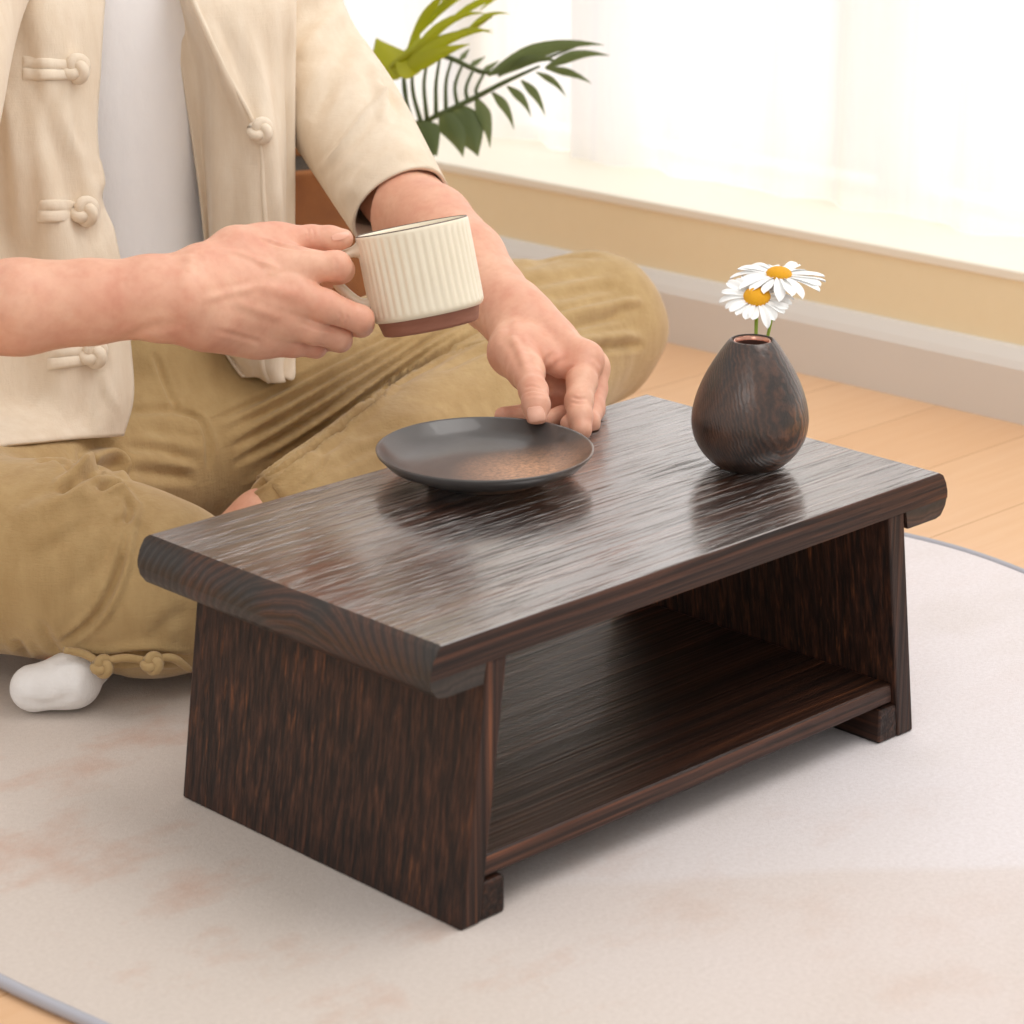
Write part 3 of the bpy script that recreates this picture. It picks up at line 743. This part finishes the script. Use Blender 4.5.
# head: eyes, hair
EYE = plain('eye white', (.8, .8, .78), .2); IRIS = plain('dark brown iris', (.03, .015, .01), .2)
hd = np.array([.108, .605, .765])
for s_ in (-1, 1):
    e = lathe('eye', [(0, -.0115)]+[(.0115*math.sin(a), -.0115*math.cos(a)) for a in np.linspace(.2, PI-.2, 12)]+[(0, .0115)], EYE, man, 24, hd+np.array([s_*.031, -.0665, .010]))
    tube('eyebrow', [(hd[0]+s_*.016, hd[1]-.083, hd[2]+.030), (hd[0]+s_*.032, hd[1]-.082, hd[2]+.034), (hd[0]+s_*.047, hd[1]-.070, hd[2]+.029)], [.002, .0032, .0014], IRIS, man, 8, 12)
    i = lathe('iris', [(.0056, 0), (.004, .0016), (0, .002)], IRIS, e, 20, (0, -.0098, -.0015)); i.rotation_euler = (PI/2, 0, 0)
def hair():
    f = Field(hd-.13, hd+.15, .004)
    f.ell(hd+np.array([0, .02, .042]), (.082, .098, .094), .01); f.cap(hd+np.array([-.05, .06, -.03]), hd+np.array([.05, .06, -.03]), .045, .045, .03)
    x, y, z = f.sub(hd-9, hd+9)[1]
    f.D = np.maximum(f.D, np.minimum(-(y-hd[1]+.035), -(z-hd[2]-.072)).astype(np.float32))       # leave the face free
    V, F = f.nets(); V = smooth(V, F, 3)
    n = N('short black hair'); s = n.noise(n.map((220, 220, 30)), 1, 4); n.set(base=n.mix(s, (.008, .006, .005), (.03, .022, .018)), rough=.45).bump(s, .8, .003)
    return np_mesh('hair', V, F, n.m, man)
hair()

# ------------------------------------------------------------------ trousers
def trousers():
    P = np.array
    f = Field(np.array([-.36, .18, .0]), np.array([.74, .80, .27]), .0027)
    kL = A(590, 328, 2.70)
    f.ell((.105, .665, .115), (.165, .11, .11), .03); f.ell((.1, .655, .18), (.14, .098, .05), .03)
    f.path([P([.17, .645, .088]), A(300, 412, 2.47), A(400, 378, 2.56), A(500, 347, 2.64), kL], [.075, .075, .077, .078, .073], .03)
    f.path([kL, A(500, 405, 2.52), A(380, 470, 2.36), A(302, 512, 2.265)], [.073, .063, .054, .046], .018)
    kR = A(-55, 553, 2.10)
    f.path([P([.02, .63, .095]), P([-.10, .545, .088]), kR], [.085, .080, .074], .03)
    f.path([kR, A(60, 560, 2.10), A(150, 585, 2.10), A(215, 600, 2.12)], [.074, .073, .066, .056], .025)
    f.cap(P([.0, .57, .08]), P([.18, .57, .085]), .065, .065, .05)
    # cut the left hem open so the ankle leaves it
    V, F = f.nets()
    V[:, 2] = np.maximum(V[:, 2], .0012)
    V = smooth(V, F, 3)
    N_ = vnorm(V, F)
    w = np.array([noise.noise((v[0]*14, v[1]*14, v[2]*20)) + .5*noise.noise((v[0]*33+5, v[1]*33, v[2]*40)) for v in V[::1]])
    V = V+N_*(w*.0022)[:, None]
    L = [
        ([(340, 436), (352, 420), (368, 404)], -.0035, .0021), ([(420, 372), (452, 352), (500, 338)], -.0040, .0022),
        # knee folds
        ([(540, 322), (580, 312), (620, 304), (642, 300)], .0050, .0045), ([(545, 334), (582, 324), (625, 316)], -.0055, .0042),
        ([(560, 345), (600, 338), (640, 334)], .0045, .0042), ([(575, 352), (612, 347), (645, 345)], -.0045, .004),
        ([(505, 290), (550, 280), (600, 272)], -.003, .007), ([(520, 268), (560, 258), (605, 256)], -.0025, .006), ([(550, 300), (590, 290), (625, 287)], -.003, .006),
        ([(505, 306), (530, 310), (552, 322)], -.006, .0038),
        # shin
        ([(330, 470), (372, 448), (430, 440)], -.0030, .005), ([(300, 492), (318, 470), (326, 452)], -.003, .0025), ([(440, 372), (480, 352), (500, 350)], -.003, .006), ([(350, 440), (420, 425), (480, 430)], -.0015, .007), ([(296, 458), (330, 448), (352, 420)], -.002, .004),
        # crotch and waist seams
        ([(154, 352), (164, 380), (177, 412)], -.0036, .0030), ([(177, 412), (198, 418), (208, 440), (208, 470)], -.0040, .0030), ([(70, 652), (110, 657), (150, 655), (186, 660)], -.012, .0045), ([(130, 412), (160, 410), (196, 412)], -.0025, .004),
        ([(120, 446), (160, 450), (200, 462)], -.0030, .0045), ([(130, 470), (160, 474), (196, 478)], -.0040, .005), ([(140, 430), (175, 432), (204, 440)], -.0020, .005),
        # right knee bundle and folds
        ([(72, 482), (90, 462), (110, 455), (122, 464), (122, 478)], .010, .0055), ([(58, 494), (78, 478), (96, 470)], -.009, .004), ([(98, 488), (112, 484), (126, 486)], -.008, .0035),
        ([(108, 492), (122, 490), (130, 508), (122, 560)], .0040, .005), ([(128, 498), (130, 512), (126, 524)], -.0075, .0036), ([(36, 462), (60, 460), (76, 470)], -.004, .004),
        ([(130, 508), (120, 566), (104, 604), (84, 628), (58, 645)], -.0048, .0030), ([(136, 512), (127, 566), (111, 606), (90, 632)], .0018, .0030),
        ([(10, 520), (60, 500), (96, 490)], .003, .007), ([(30, 560), (70, 535), (104, 512)], -.0018, .006), ([(60, 600), (95, 570), (112, 540)], -.0015, .006),
        ([(150, 640), (170, 620), (190, 612)], -.002, .006), ([(16, 640), (24, 655), (30, 668)], -.004, .004), ([(40, 620), (50, 640), (58, 655)], -.003, .004)]
    A_ = np.array([(208, 424), (275, 392), (340, 360), (400, 330), (440, 310)], float); B_ = np.array([(246, 494), (322, 444), (392, 390), (446, 350), (506, 316)], float)
    for k in range(11):                       # drawn pleats fanning from the crotch towards the knee
        q = k/10; line = A_*(1-q)+B_*q; m0 = .06*(k % 3); line = crom(line, 30)[int(30*m0):30-(k*5 % 7)]
        if k % 2 == 0: L.append((line[::3], -.0035-.0060*q, .0029))
        else: L.append((line[::3], .0026+.0012*q, .0036))
    L.append((B_[:4], -.008, .0032))
    V = strokes(V, F, L)
    V[:, 2] = np.maximum(V[:, 2], .0012)
    # hem of the left leg: trim everything past it
    return V, F
TV, TF = trousers()
tro = np_mesh('trousers', TV, TF, KHAKI, man); tag(tro, 'khaki cotton trousers with knotted hem')
BVH_T = BVHTree.FromPolygons([tuple(v) for v in TV], [tuple(f) for f in TF])
def hem_band():
    a = A(304, 511, 2.267); b = A(284, 522, 2.262); ax = (b-a)/np.linalg.norm(b-a); up_ = np.array([0, 0, 1.0]); s_ = np.cross(ax, up_); s_ /= np.linalg.norm(s_); u_ = np.cross(s_, ax)
    G = []
    for q, r in ((0, .0465), (.4, .0475), (1, .047), (1.02, .0445), (.8, .041)):
        G.append([a+(b-a)*q+r*(math.cos(t)*s_*1.0+math.sin(t)*u_*.95) for t in np.linspace(0, 2*PI, 49)[:-1]])
    o = grid('hem', np.array(G), KHAKI, tro, True); return o
hem_band()
def knot(name, c, r, n_, mat, parent):
    """a small tied cloth button: a torus-like overhand knot"""
    n_ = np.array(n_)/np.linalg.norm(n_); u_ = np.cross(n_, [0, 0, 1.0]); u_ /= np.linalg.norm(u_); w_ = np.cross(n_, u_)
    pts = []
    for t in np.linspace(0, 2*PI, 60)[:-1]:
        rr = r*(.52+.22*math.cos(3*t)); pts.append(c+rr*(math.cos(2*t)*u_+math.sin(2*t)*w_)+n_*r*(.30*math.sin(3*t)+.25))
    return tube(name, pts, r*.42, mat, parent, 10, closed=True)
for (u, v, s) in ((103, 667, None), (153, 664, None)):
    p, n_ = on(BVH_T, u, v-30)
    p = atz(u, v, .018) if p is None else at(u, v, np.dot(p-CAM, FW)-.0)
    knot('knot_button', p, .0085, -FW+np.array([0, 0, .3]), KHAKI, tro)
for pts in ([(64, 652), (84, 656), (103, 667)], [(100, 664), (126, 660), (153, 664)], [(150, 662), (172, 660), (190, 672)]):
    X = []
    for (u, v) in pts:
        p, n_ = on(BVH_T, u, v-30); X.append(at(u, v-2, (np.dot(p-CAM, FW) if p is not None else 2.07)+.002))
    tube('hem_loop', X, [.0026, .0034, .0026], KHAKI, tro, 8, 12)

# ------------------------------------------------------------------ sock
def sock():
    f = Field(np.array([-.30, .27, .0]), np.array([.05, .48, .10]), .003)
    f.path([np.array([-.03, .42, .045]), np.array([-.12, .385, .035]), A(72, 680, 2.065)], [.034, .029, .0195], .02)
    f.cap(A(34, 688, 2.062), A(74, 681, 2.060), .0185, .019, .012)
    V, F = f.nets(); V[:, 2] = np.maximum(V[:, 2], .0008); V = smooth(V, F, 4)
    V = strokes(V, F, [([(20, 700), (45, 704), (80, 694)], -.0012, .003), ([(62, 664), (70, 680), (66, 700)], -.0012, .004)])
    V[:, 2] = np.maximum(V[:, 2], .0008)
    o = np_mesh('sock', V, F, SOCK, man); tag(o, 'white sock'); return o
sock()

# ------------------------------------------------------------------ white tee
def tee():
    rows = []
    for z, rx, ry, cx_, cy_ in ((.15, .150, .100, .105, .668), (.20, .148, .100, .105, .668), (.27, .140, .088, .100, .665), (.36, .140, .088, .098, .66), (.45, .148, .092, .098, .655), (.52, .150, .09, .102, .652), (.575, .11, .075, .104, .648), (.60, .062, .06, .107, .64)):
        row = []
        for t in np.linspace(0, 2*PI, 97)[:-1]:
            q = 1+.010*math.sin(t*9+z*6)+.006*math.sin(t*17-z*13)
            row.append((cx_+rx*q*math.cos(t), cy_+ry*q*math.sin(t), z))
        rows.append(row)
    o = grid('t_shirt', np.array(rows), TEE, man, True); solid(o, .002, 1); subsurf(o, 1); tag(o, 'plain white t-shirt'); return o
tee()

# ------------------------------------------------------------------ linen jacket
def jacket():
    tops = [-150, -70, 0, 70, 135, 200, 265, 335, 395, 436]
    Re = [(128, .60), (112, .575), (104.5, .553), (100, .546), (97, .54), (105, .532), (121, .522), (129, .512), (133, .505), (123, .500)]
    Le = [(130, -150, .60), (168, -70, .565), (193, 0, .53), (225, 70, .512), (258, 135, .50), (264, 200, .496), (267, 265, .496), (265, 325, .50), (262, 362, .505), (269, 382, .508)]
    zs = [.615, .565, .50, .44, .385, .33, .275, .225, .185, .165]
    rows = []
    for k in range(10):
        v = tops[k]; ue, ye = Re[k]; ul, vl, yl = Le[k]; z = zs[k]
        e = aty(ue, v, ye); l = aty(ul, vl, yl)
        sq = 1.0 if k > 1 else (.45 if k == 0 else .85)
        lift = .0
        def W(x, y): return np.array([.105+(x-.105)*sq, .66+(y-.66)*sq, z])
        f1 = aty(ue-26, v+2, ye-.004); f2 = aty(ue-62, v+4, ye+.004); f3 = aty(ue-104, v+8, ye+.03); f4 = aty(ue-160, v+9, ye+.05)
        R_ = [e, f1, f2, f3, f4, W(-.085, .70), W(.0, .775), W(.105, .79), W(.21, .775), W(.285, .73), W(.295, .66), aty(294, vl-7, .548 if k > 1 else .60), aty(284, vl-4, .522 if k > 1 else .58)]
        g0 = l+RT*.012+FW*.008
        fu = [110, 150, 186, 213, 214, 215, 216, 217, 236, 248][k]; fu = min(fu, ul-5); ui = min([100, 140, 170, 181, 191, 200, 207, 210, 228, 242][k], fu-5); dl = np.dot(l-CAM, FW); vv = vl if k < 8 else vl-5
        R_ += [g0, l, at(.5*(fu+ul), vv, dl+.003), at(fu, vv, dl+.012), at(.5*(fu+ui), vv, dl+.035), at(ui, vv, dl+.032)]
        rows.append(R_)
    G = np.array(rows)                                    # 10 x m x 3
    G = np.array([crom(G[k], 150) for k in range(10)])
    G = np.array([crom(G[:, j], 90) for j in range(G.shape[1])]).transpose(1, 0, 2)
    global EDGE; EDGE = crom(np.array([aty(*q) for q in Le[1:]]), 50)
    # soft vertical drape
    for j in range(G.shape[1]):
        for i in range(G.shape[0]):
            q = i/90; edge = min(1, j/10)*min(1, (149-j)/30)
            G[i, j] += -FW*.0045*edge*math.sin(j*.42+2.2*math.sin(q*4))*(.35+.65*q)*(1 if j < 60 else .8)
    # rounded front corner of the right panel, wavy hem
    V = G.reshape(-1, 3); c = 150
    F = np.array([(i*c+j, (i+1)*c+j, (i+1)*c+j+1, i*c+j+1) for i in range(89) for j in range(c-1)])
    V = strokes(V, F, [
        ([(66, 20), (68, 120), (76, 200), (84, 255)], -.0012, .0016), ([(20, 20), (40, 100), (62, 170), (90, 250)], .005, .010), ([(3, 85), (12, 130), (20, 180), (22, 250)], -.007, .007),
        ([(100, 150), (104, 200), (100, 250)], .004, .006), ([(95, 362), (96, 400), (94, 440)], -.0014, .0016), ([(0, 428), (40, 432), (92, 437)], -.0014, .0016),
        ([(100, 368), (108, 392), (118, 410)], -.0022, .003), ([(60, 372), (64, 400), (66, 420)], -.0012, .006), ([(97, 160), (100, 175), (97, 190)], -.003, .004),
        ([(60, 100), (64, 130), (80, 165)], -.003, .005), ([(50, 40), (58, 90), (56, 120)], .003, .006),
        ([(240, 20), (262, 90), (272, 170), (275, 230)], -.005, .008), ([(215, 10), (235, 60), (250, 110)], .003, .006), ([(285, 10), (286, 120), (286, 220)], .004, .006)])
    mv = np.zeros(len(V))
    for i in range(len(V)):
        d = Vector(V[i]-CAM); L_ = d.length; h = BVH_T.ray_cast(Vector(CAM), d.normalized())
        if h[0] is not None and V[i][1] < .56: mv[i] = min(.07, max(0, L_-(h[3]-.007)))
    mvg = mv.reshape(90, 150)
    for _ in range(14):
        p_ = np.pad(mvg, 1, 'edge'); mvg = np.maximum(mvg, (p_[:-2, 1:-1]+p_[2:, 1:-1]+p_[1:-1, :-2]+p_[1:-1, 2:])/4)
    mv = mvg.reshape(-1); dirs = V-CAM; dirs /= np.linalg.norm(dirs, axis=1)[:, None]; V = V-dirs*mv[:, None]
    print('jacket drape', mv.max())
    o = np_mesh('jacket', V, F, LINEN, man); solid(o, .0024, 0); tag(o, 'open natural linen jacket with knotted cloth buttons')
    return o, V, F
jk, JV, JF = jacket()
BVH_J = BVHTree.FromPolygons([tuple(v) for v in JV], [tuple(f) for f in JF])
def sleeve(P, R, name='sleeve', n=150, squash=None, folds=()):
    NR = 150; X = crom(np.hstack([np.array(P), np.array(R)[:, None]]), NR); path, rad = X[:, :3], X[:, 3]
    t = np.gradient(path, axis=0); G = []; up_ = np.array([0, 0, 1.0])
    for k in range(NR):
        d = t[k]/np.linalg.norm(t[k]); s_ = np.cross(d, up_); s_ /= np.linalg.norm(s_); u2 = np.cross(s_, d)
        q = k/(NR-1)
        row = []
        for a in np.linspace(0, 2*PI, n+1)[:-1]:
            w_ = 1+.018*math.sin(3*a+q*9)+.014*math.sin(5*a-q*14)*(1-q*.5)
            row.append(path[k]+rad[k]*w_*(math.cos(a)*s_+math.sin(a)*u2))
        G.append(row)
    # turned cuff edge
    G.append([g_*.0+(np.array(g_)-path[-1])*.93+path[-1]-t[-1]*.3 for g_ in G[-1]]); G.append([(np.array(g_)-path[-1])*.93+path[-1]-t[-1]*8 for g_ in G[-2]])
    G = np.array(G); V = G.reshape(-1, 3); r = len(G)
    F = np.array([(i*n+j, i*n+(j+1) % n, (i+1)*n+(j+1) % n, (i+1)*n+j) for i in range(r-1) for j in range(n)])
    if folds: V = strokes(V, F, folds)
    o = np_mesh(name, V, F, LINEN, jk); fixn(o); return o
sleeve([np.array([.20, .665, .55]), SL+np.array([-.01, 0, .01]), A(290, 30, 2.445), A(345, 118, 2.40), A(402, 209, 2.335)], [.058, .066, .056, .0525, .0462],
       folds=[([(298, 189), (330, 158), (362, 118), (392, 84)], -.0030, .0026), ([(304, 195), (336, 164), (368, 124), (397, 90)], .0016, .004), ([(310, 120), (340, 60), (352, 20)], .004, .009), ([(300, 60), (320, 30), (345, 10)], -.004, .008),
              ([(370, 60), (385, 100), (380, 120)], -.004, .006), ([(380, 80), (392, 96), (396, 112)], .004, .005), ([(330, 205), (370, 175), (410, 150)], -.003, .008), ([(355, 190), (390, 165), (425, 155)], .003, .007)])
sleeve([np.array([-.005, .65, .545]), SR*.9+ER*.1+np.array([.01, .0, .0]), SR*.55+ER*.45, SR*.3+ER*.7+np.array([-.005, 0, .0]), ER*.86+SR*.14+np.array([-.01, 0, 0])], [.062, .066, .060, .056, .054])
# frog buttons: a strap of twin cords and a knot
def frog(u, v, du=48, dv=4, r=.0062, knot_r=.0115, flip=False):
    X = []
    for t in np.linspace(0, 1, 9):
        p, n_ = on(BVH_J, u-du*(1-t), v-dv*(1-t)); 
        if p is None: continue
        X.append(p+n_*np.sign(n_@-FW)*.0015)
    X = crom(np.array(X), 30); G = []
    for k, x in enumerate(X):
        q = k/29; hw = (.0102-.0022*q); row = []
        for t in np.linspace(-1, 1, 25):
            hgt = .0024*abs(math.sin(PI*t))**.5+.0004 if abs(t) < 1 else -.001
            hgt *= min(1, q*9)**.5
            row.append(x+UP*hw*t-FW*hgt)
        G.append(row)
    grid('frog_loop', np.array(G), LINEN2, jk)
    knot('frog_knot', X[-1]-FW*.003, knot_r, -FW, LINEN2, jk)
frog(76, 70, 54, 2); frog(86, 212, 48, 2); frog(94, 354, 46, -4)
p, n_ = on(BVH_J, 261, 133); p = at(261, 131, np.dot((p if p is not None else aty(258, 135, .532))-CAM, FW)-.004)
knot('frog_knot', p, .0105, -FW, LINEN2, jk)
p = at(203, -1, np.dot(aty(193, 0, .553)-CAM, FW)-.006); knot('frog_knot', p, .0105, -FW, LINEN2, jk)
tube('edge_piping', [p_-FW*.0015 for p_ in EDGE], .0022, LINEN2, jk, 8)

# ------------------------------------------------------------------ mug in the right hand
def mug():
    ax = -.19*RT+.975*UP-.15*FW; ax /= np.linalg.norm(ax)
    xh = -RT-.10*FW; xh -= ax*(xh@ax); xh /= np.linalg.norm(xh); yh = np.cross(ax, xh)
    base = A(428.5, 313, 2.005)
    M = Matrix([[*map(float, (xh[i], yh[i], ax[i], base[i]))] for i in range(3)]+[[0, 0, 0, 1]])
    root = empty('mug', (0, 0, 0), 'cream ribbed mug with brown foot, held by the right hand above the table', 'mug'); root.matrix_world = M
    CR = N('cream glaze'); CR.set(base=CR.mix(CR.noise(CR.map((1, 1, 1)), 60, 3), rgb(243, 234, 212), rgb(236, 226, 202)), rough=.28, coat=.3, coatr=.15); CR = CR.m
    BR = N('brown unglazed foot'); q = BR.noise(BR.map((60, 60, 400)), 1, 4); BR.set(base=BR.mix(q, rgb(132, 84, 66), rgb(166, 112, 92)), rough=.55); BR = BR.m
    DK = plain('dark rim line', rgb(92, 72, 62), .4)
    Rr = .0425; n = 336
    def rf(a, r, z):
        if r > Rr-.0012 and .004 < z < .0625:
            return r-.0012*(0.5+.5*math.cos(a*42))**1.6*min(1, (z-.004)/.003)*min(1, (.0625-z)/.002)
        return r
    pr = [(.0400, .0), (.0415, .0012), (.0425, .0035), (.0427, .006), (.0427, .02), (.0427, .04), (.0427, .058), (.0426, .0625), (.0424, .0645), (.0418, .0655), (.0406, .0652), (.0400, .064), (.0398, .05), (.0396, .012), (.036, .0065), (.02, .005), (0, .005)]
    lathe('body', pr, CR, root, n, None, rf)
    lathe('rim_line', [(.04215, .0650), (.0419, .0657), (.0414, .06585), (.0411, .0656)], DK, root, 96)
    lathe('foot', [(0, -.0115), (.034, -.0115), (.0358, -.0108), (.0364, -.009), (.0385, -.0005), (.0400, .0008), (.02, .001), (0, .001)], BR, root, 96)
    # handle
    P = [(.0415, 0, .0555), (.050, 0, .0548), (.0605, 0, .052), (.0655, 0, .045), (.063, 0, .036), (.056, 0, .0255), (.049, 0, .018), (.0415, 0, .0145)]
    X = crom(P, 40); V = []; F = []; m = 12; t = np.gradient(X, axis=0)
    for k in range(40):
        d = t[k]/np.linalg.norm(t[k]); s_ = np.array([0, 1.0, 0]); u_ = np.cross(s_, d)
        e = 1+.9*max(0, 1-k/5)**2+.9*max(0, 1-(39-k)/5)**2
        for i in range(m):
            a = 2*PI*i/m; V.append(X[k]+.0052*e**.5*math.cos(a)*s_+.0037*e*math.sin(a)*u_)
    for k in range(39):
        for i in range(m): F.append((k*m+i, k*m+(i+1) % m, (k+1)*m+(i+1) % m, (k+1)*m+i))
    fixn(mesh('handle', V, F, CR, root))
mug()

# ------------------------------------------------------------------ palm in a brown basket
def palm():
    PXY = np.array([.53, .97])
    pot = empty('planter', (PXY[0], PXY[1], FZ), 'brown woven planter with the palm, half hidden behind the left arm', 'planter')
    n = N('brown woven fibre'); a_ = n.noise(n.map((1, 1, 1)), 30, 4); b_ = n.wave(n.map((1, 1, 1)), 160, 1.5, 2, 'BANDS', 'Z')
    n.set(base=n.mix(a_, rgb(176, 112, 56), rgb(128, 76, 36)), rough=.7).bump(b_, .5, .003)
    lathe('basket', [(0, 0), (.10, 0), (.112, .006), (.128, .06), (.138, .16), (.14, .25), (.143, .255), (.14, .26), (.132, .255), (.128, .2), (0, .2)], n.m, pot, 64)
    so = N('potting soil'); f_ = so.noise(so.map((1, 1, 1)), 90, 4); so.set(base=so.mix(f_, (.03, .02, .012), (.08, .05, .03)), rough=.95).bump(f_, 1, .006)
    lathe('soil', [(0, .228), (.06, .232), (.128, .226), (.128, .2), (0, .2)], so.m, pot, 48)
    root = empty('potted_palm', (PXY[0], PXY[1], FZ+.225), 'green feather palm with arching fronds rising from the brown planter', 'plant')
    base = np.array([PXY[0], PXY[1], FZ+.225])
    def leafm(name, c1, c2):
        m_ = N(name); q = m_.noise(m_.map((1, 1, 1)), 14, 3); m_.set(base=m_.mix(q, c1, c2), rough=.4, spec=.4)
        tl = m_.n.new('ShaderNodeBsdfTranslucent'); tl.inputs[0].default_value = (*[min(1, c*1.6) for c in c1], 1)
        mx_ = m_.n.new('ShaderNodeMixShader'); mx_.inputs[0].default_value = .3; m_.l.new(m_.b.outputs[0], mx_.inputs[1]); m_.l.new(tl.outputs[0], mx_.inputs[2]); m_.l.new(mx_.outputs[0], m_.out.inputs[0]); return m_.m
    GY = leafm('yellow green frond', rgb(150, 160, 30), rgb(176, 168, 28)); GD = leafm('deep green frond', rgb(104, 116, 72), rgb(84, 98, 56))
    def leaflet(a, b, wd, mat, parent, bend=(0, 0, 0), nrm=None, fold=.25):
        a, b = np.array(a), np.array(b); d = b-a; s_ = np.cross(d, -FW if nrm is None else nrm); s_ /= np.linalg.norm(s_); nn = np.cross(s_, d); nn /= np.linalg.norm(nn)
        G = []
        for q in np.linspace(0, 1, 11):
            c = a+d*q+np.array(bend)*4*q*(1-q)
            w_ = wd*.85*(.22+.78*math.sin(min(1, q*2.6)*PI/2))*(1 if q < .36 else max(0.02, 1-((q-.36)/.64)**1.1))
            G.append([c+s_*w_*t-nn*w_*fold*abs(t) for t in (-1, -.5, 0, .5, 1)])
        o = grid('leaflet', np.array(G)-base, mat, parent); return o
    def frond(path, rad, mat, name='frond'):
        return tube(name, np.array(path)-base, rad, mat, root, 8, 26)
    crown = base+np.array([0, 0, .05])
    S = 3.0
    # 1: dark arching frond seen against the curtain, with hanging leaflets
    P1 = [crown, A(352, 120, S), A(385, 70, S-.02), A(438, 55, S-.02), A(488, 73, S-.02), A(540, 60, S-.04), A(575, 47, S-.06)]
    fr1 = frond(P1, [.005, .0042, .0036, .0032, .0028, .002, .0012], GD)
    up1 = [((405, 62), (404, 88), 412, 126), ((412, 60), (413, 92), 421, 122), ((428, 57), (424, 85), 427, 120), ((440, 57), (436, 84), 436, 115), ((452, 59), (446, 82), 446, 112), ((463, 63), (455, 86), 458, 108), ((474, 68), (466, 88), 468, 102), ((484, 73), (476, 90), 479, 97)]
    # stalks curving down to a second rib, from which the broad tips hang
    P2 = [A(405, 80, S-.01), A(412, 124, S-.02), A(440, 114, S-.03), A(474, 98, S-.03), A(505, 82, S-.04), A(540, 66, S-.05)]
    tube('leaflet_rib', np.array(P2)-base, [.0012, .0026, .0030, .0030, .0026, .0014], GD, fr1, 8, 26)
    for a_, m_, ex, ey in up1:
        X = [A(*a_, S-.02), A(*m_, S-.025), A(ex, ey, S-.03)]
        tube('leaflet_stalk', np.array(X)-base, [.0016, .0022, .0028], GD, fr1, 6, 10)
    tips = [((412, 122), (437, 156), .019, GD), ((424, 120), (433, 158), .012, GD), ((442, 110), (463, 157), .016, GD), ((452, 108), (478, 156), .024, GD), ((464, 106), (476, 150), .014, GD), ((476, 98), (490, 148),   .0085, GD), ((492, 92), (514, 130), .0058, GD), ((507, 86), (531, 117), .0055, GD), ((521, 80), (545, 116), .0055, GD), ((536, 72), (566, 97), .0042, GD), ((545, 68), (592, 84), .005, GD)]
    for a_, b_, wd, m_ in tips: leaflet(A(*a_, S-.03), A(*b_, S-.07), wd*1.15, m_, fr1, UP*.003+RT*.003)
    leaflet(A(488, 75, S-.03), A(604, 45, S-.12), .0115, GD, fr1, UP*.013); leaflet(A(545, 68, S-.04), A(610, 56, S-.1), .0075, GD, fr1, UP*.008)
    leaflet(A(498, 76, S-.03), A(560, 62, S-.1), .008, GD, fr1, UP*.01)
    # short cross leaflets on the upper side
    for a_, b_ in (((470, 66), (486, 56)), ((482, 72), (500, 60)), ((460, 60), (470, 48)), ((495, 72), (520, 58)), ((510, 70), (530, 62))): leaflet(A(*a_, S-.02), A(*b_, S), .004, GD, fr1)
    # 2: yellow green fronds reaching up to the right
    S2 = 2.95
    P3 = [crown, A(372, 90, S2), A(398, 62, S2-.02), A(430, 42, S2-.03), A(468, 30, S2-.04), A(492, 16, S2-.05)]
    fr2 = frond(P3, [.005, .0045, .004, .0035, .003, .0015], GY)
    for a_, b_, wd, bd in (((400, 72), (493, 30), .017, .012), ((402, 70), (488, 14), .015, .020), ((408, 48), (452, -8), .013, .012), ((414, 40), (500, -6), .013, .022), ((398, 74), (470, 44), .022, .004), ((440, 30), (530, -4), .010, .014), ((470, 26), (510, 14), .0075, .006), ((450, 36), (494, 34), .008, .006), ((480, 10), (560, -14), .008, .014), ((430, 24), (480, -20), .012, .01)):
        leaflet(A(*a_, S2-.02), A(*b_, S2-.08), wd*.5, GY, fr2, UP*bd)
    leaflet(A(402, 76, S2-.03), A(376, 38, S2+.02), .030, GY, fr2, -RT*.004); leaflet(A(404, 78, S2-.04), A(420, 34, S2), .018, GY, fr2)
    # 3, 4: fronds behind the person, leaning the other way
    for dx, dy, m_ in ((.16, .22, GD), (-.12, .25, GY), (.02, .30, GD)):
        Q = [crown, crown+np.array([dx*.3, dy*.3, .22]), crown+np.array([dx*.8, dy*.8, .36]), crown+np.array([dx*1.4, dy*1.4, .34])]
        fr = frond(Q, [.005, .004, .003, .0012], m_); R_ = crom(Q, 16)
        for k in range(6, 16):
            for sg in (-1, 1):
                side = np.array([-dy, dx, 0])/math.hypot(dx, dy)*sg
                leaflet(R_[k], R_[k]+side*.11+np.array([dx, dy, 0])*.22+np.array([0, 0, -.05]), .008, m_, fr, (0, 0, .02), nrm=np.array([0, 0, 1.0]))
palm()
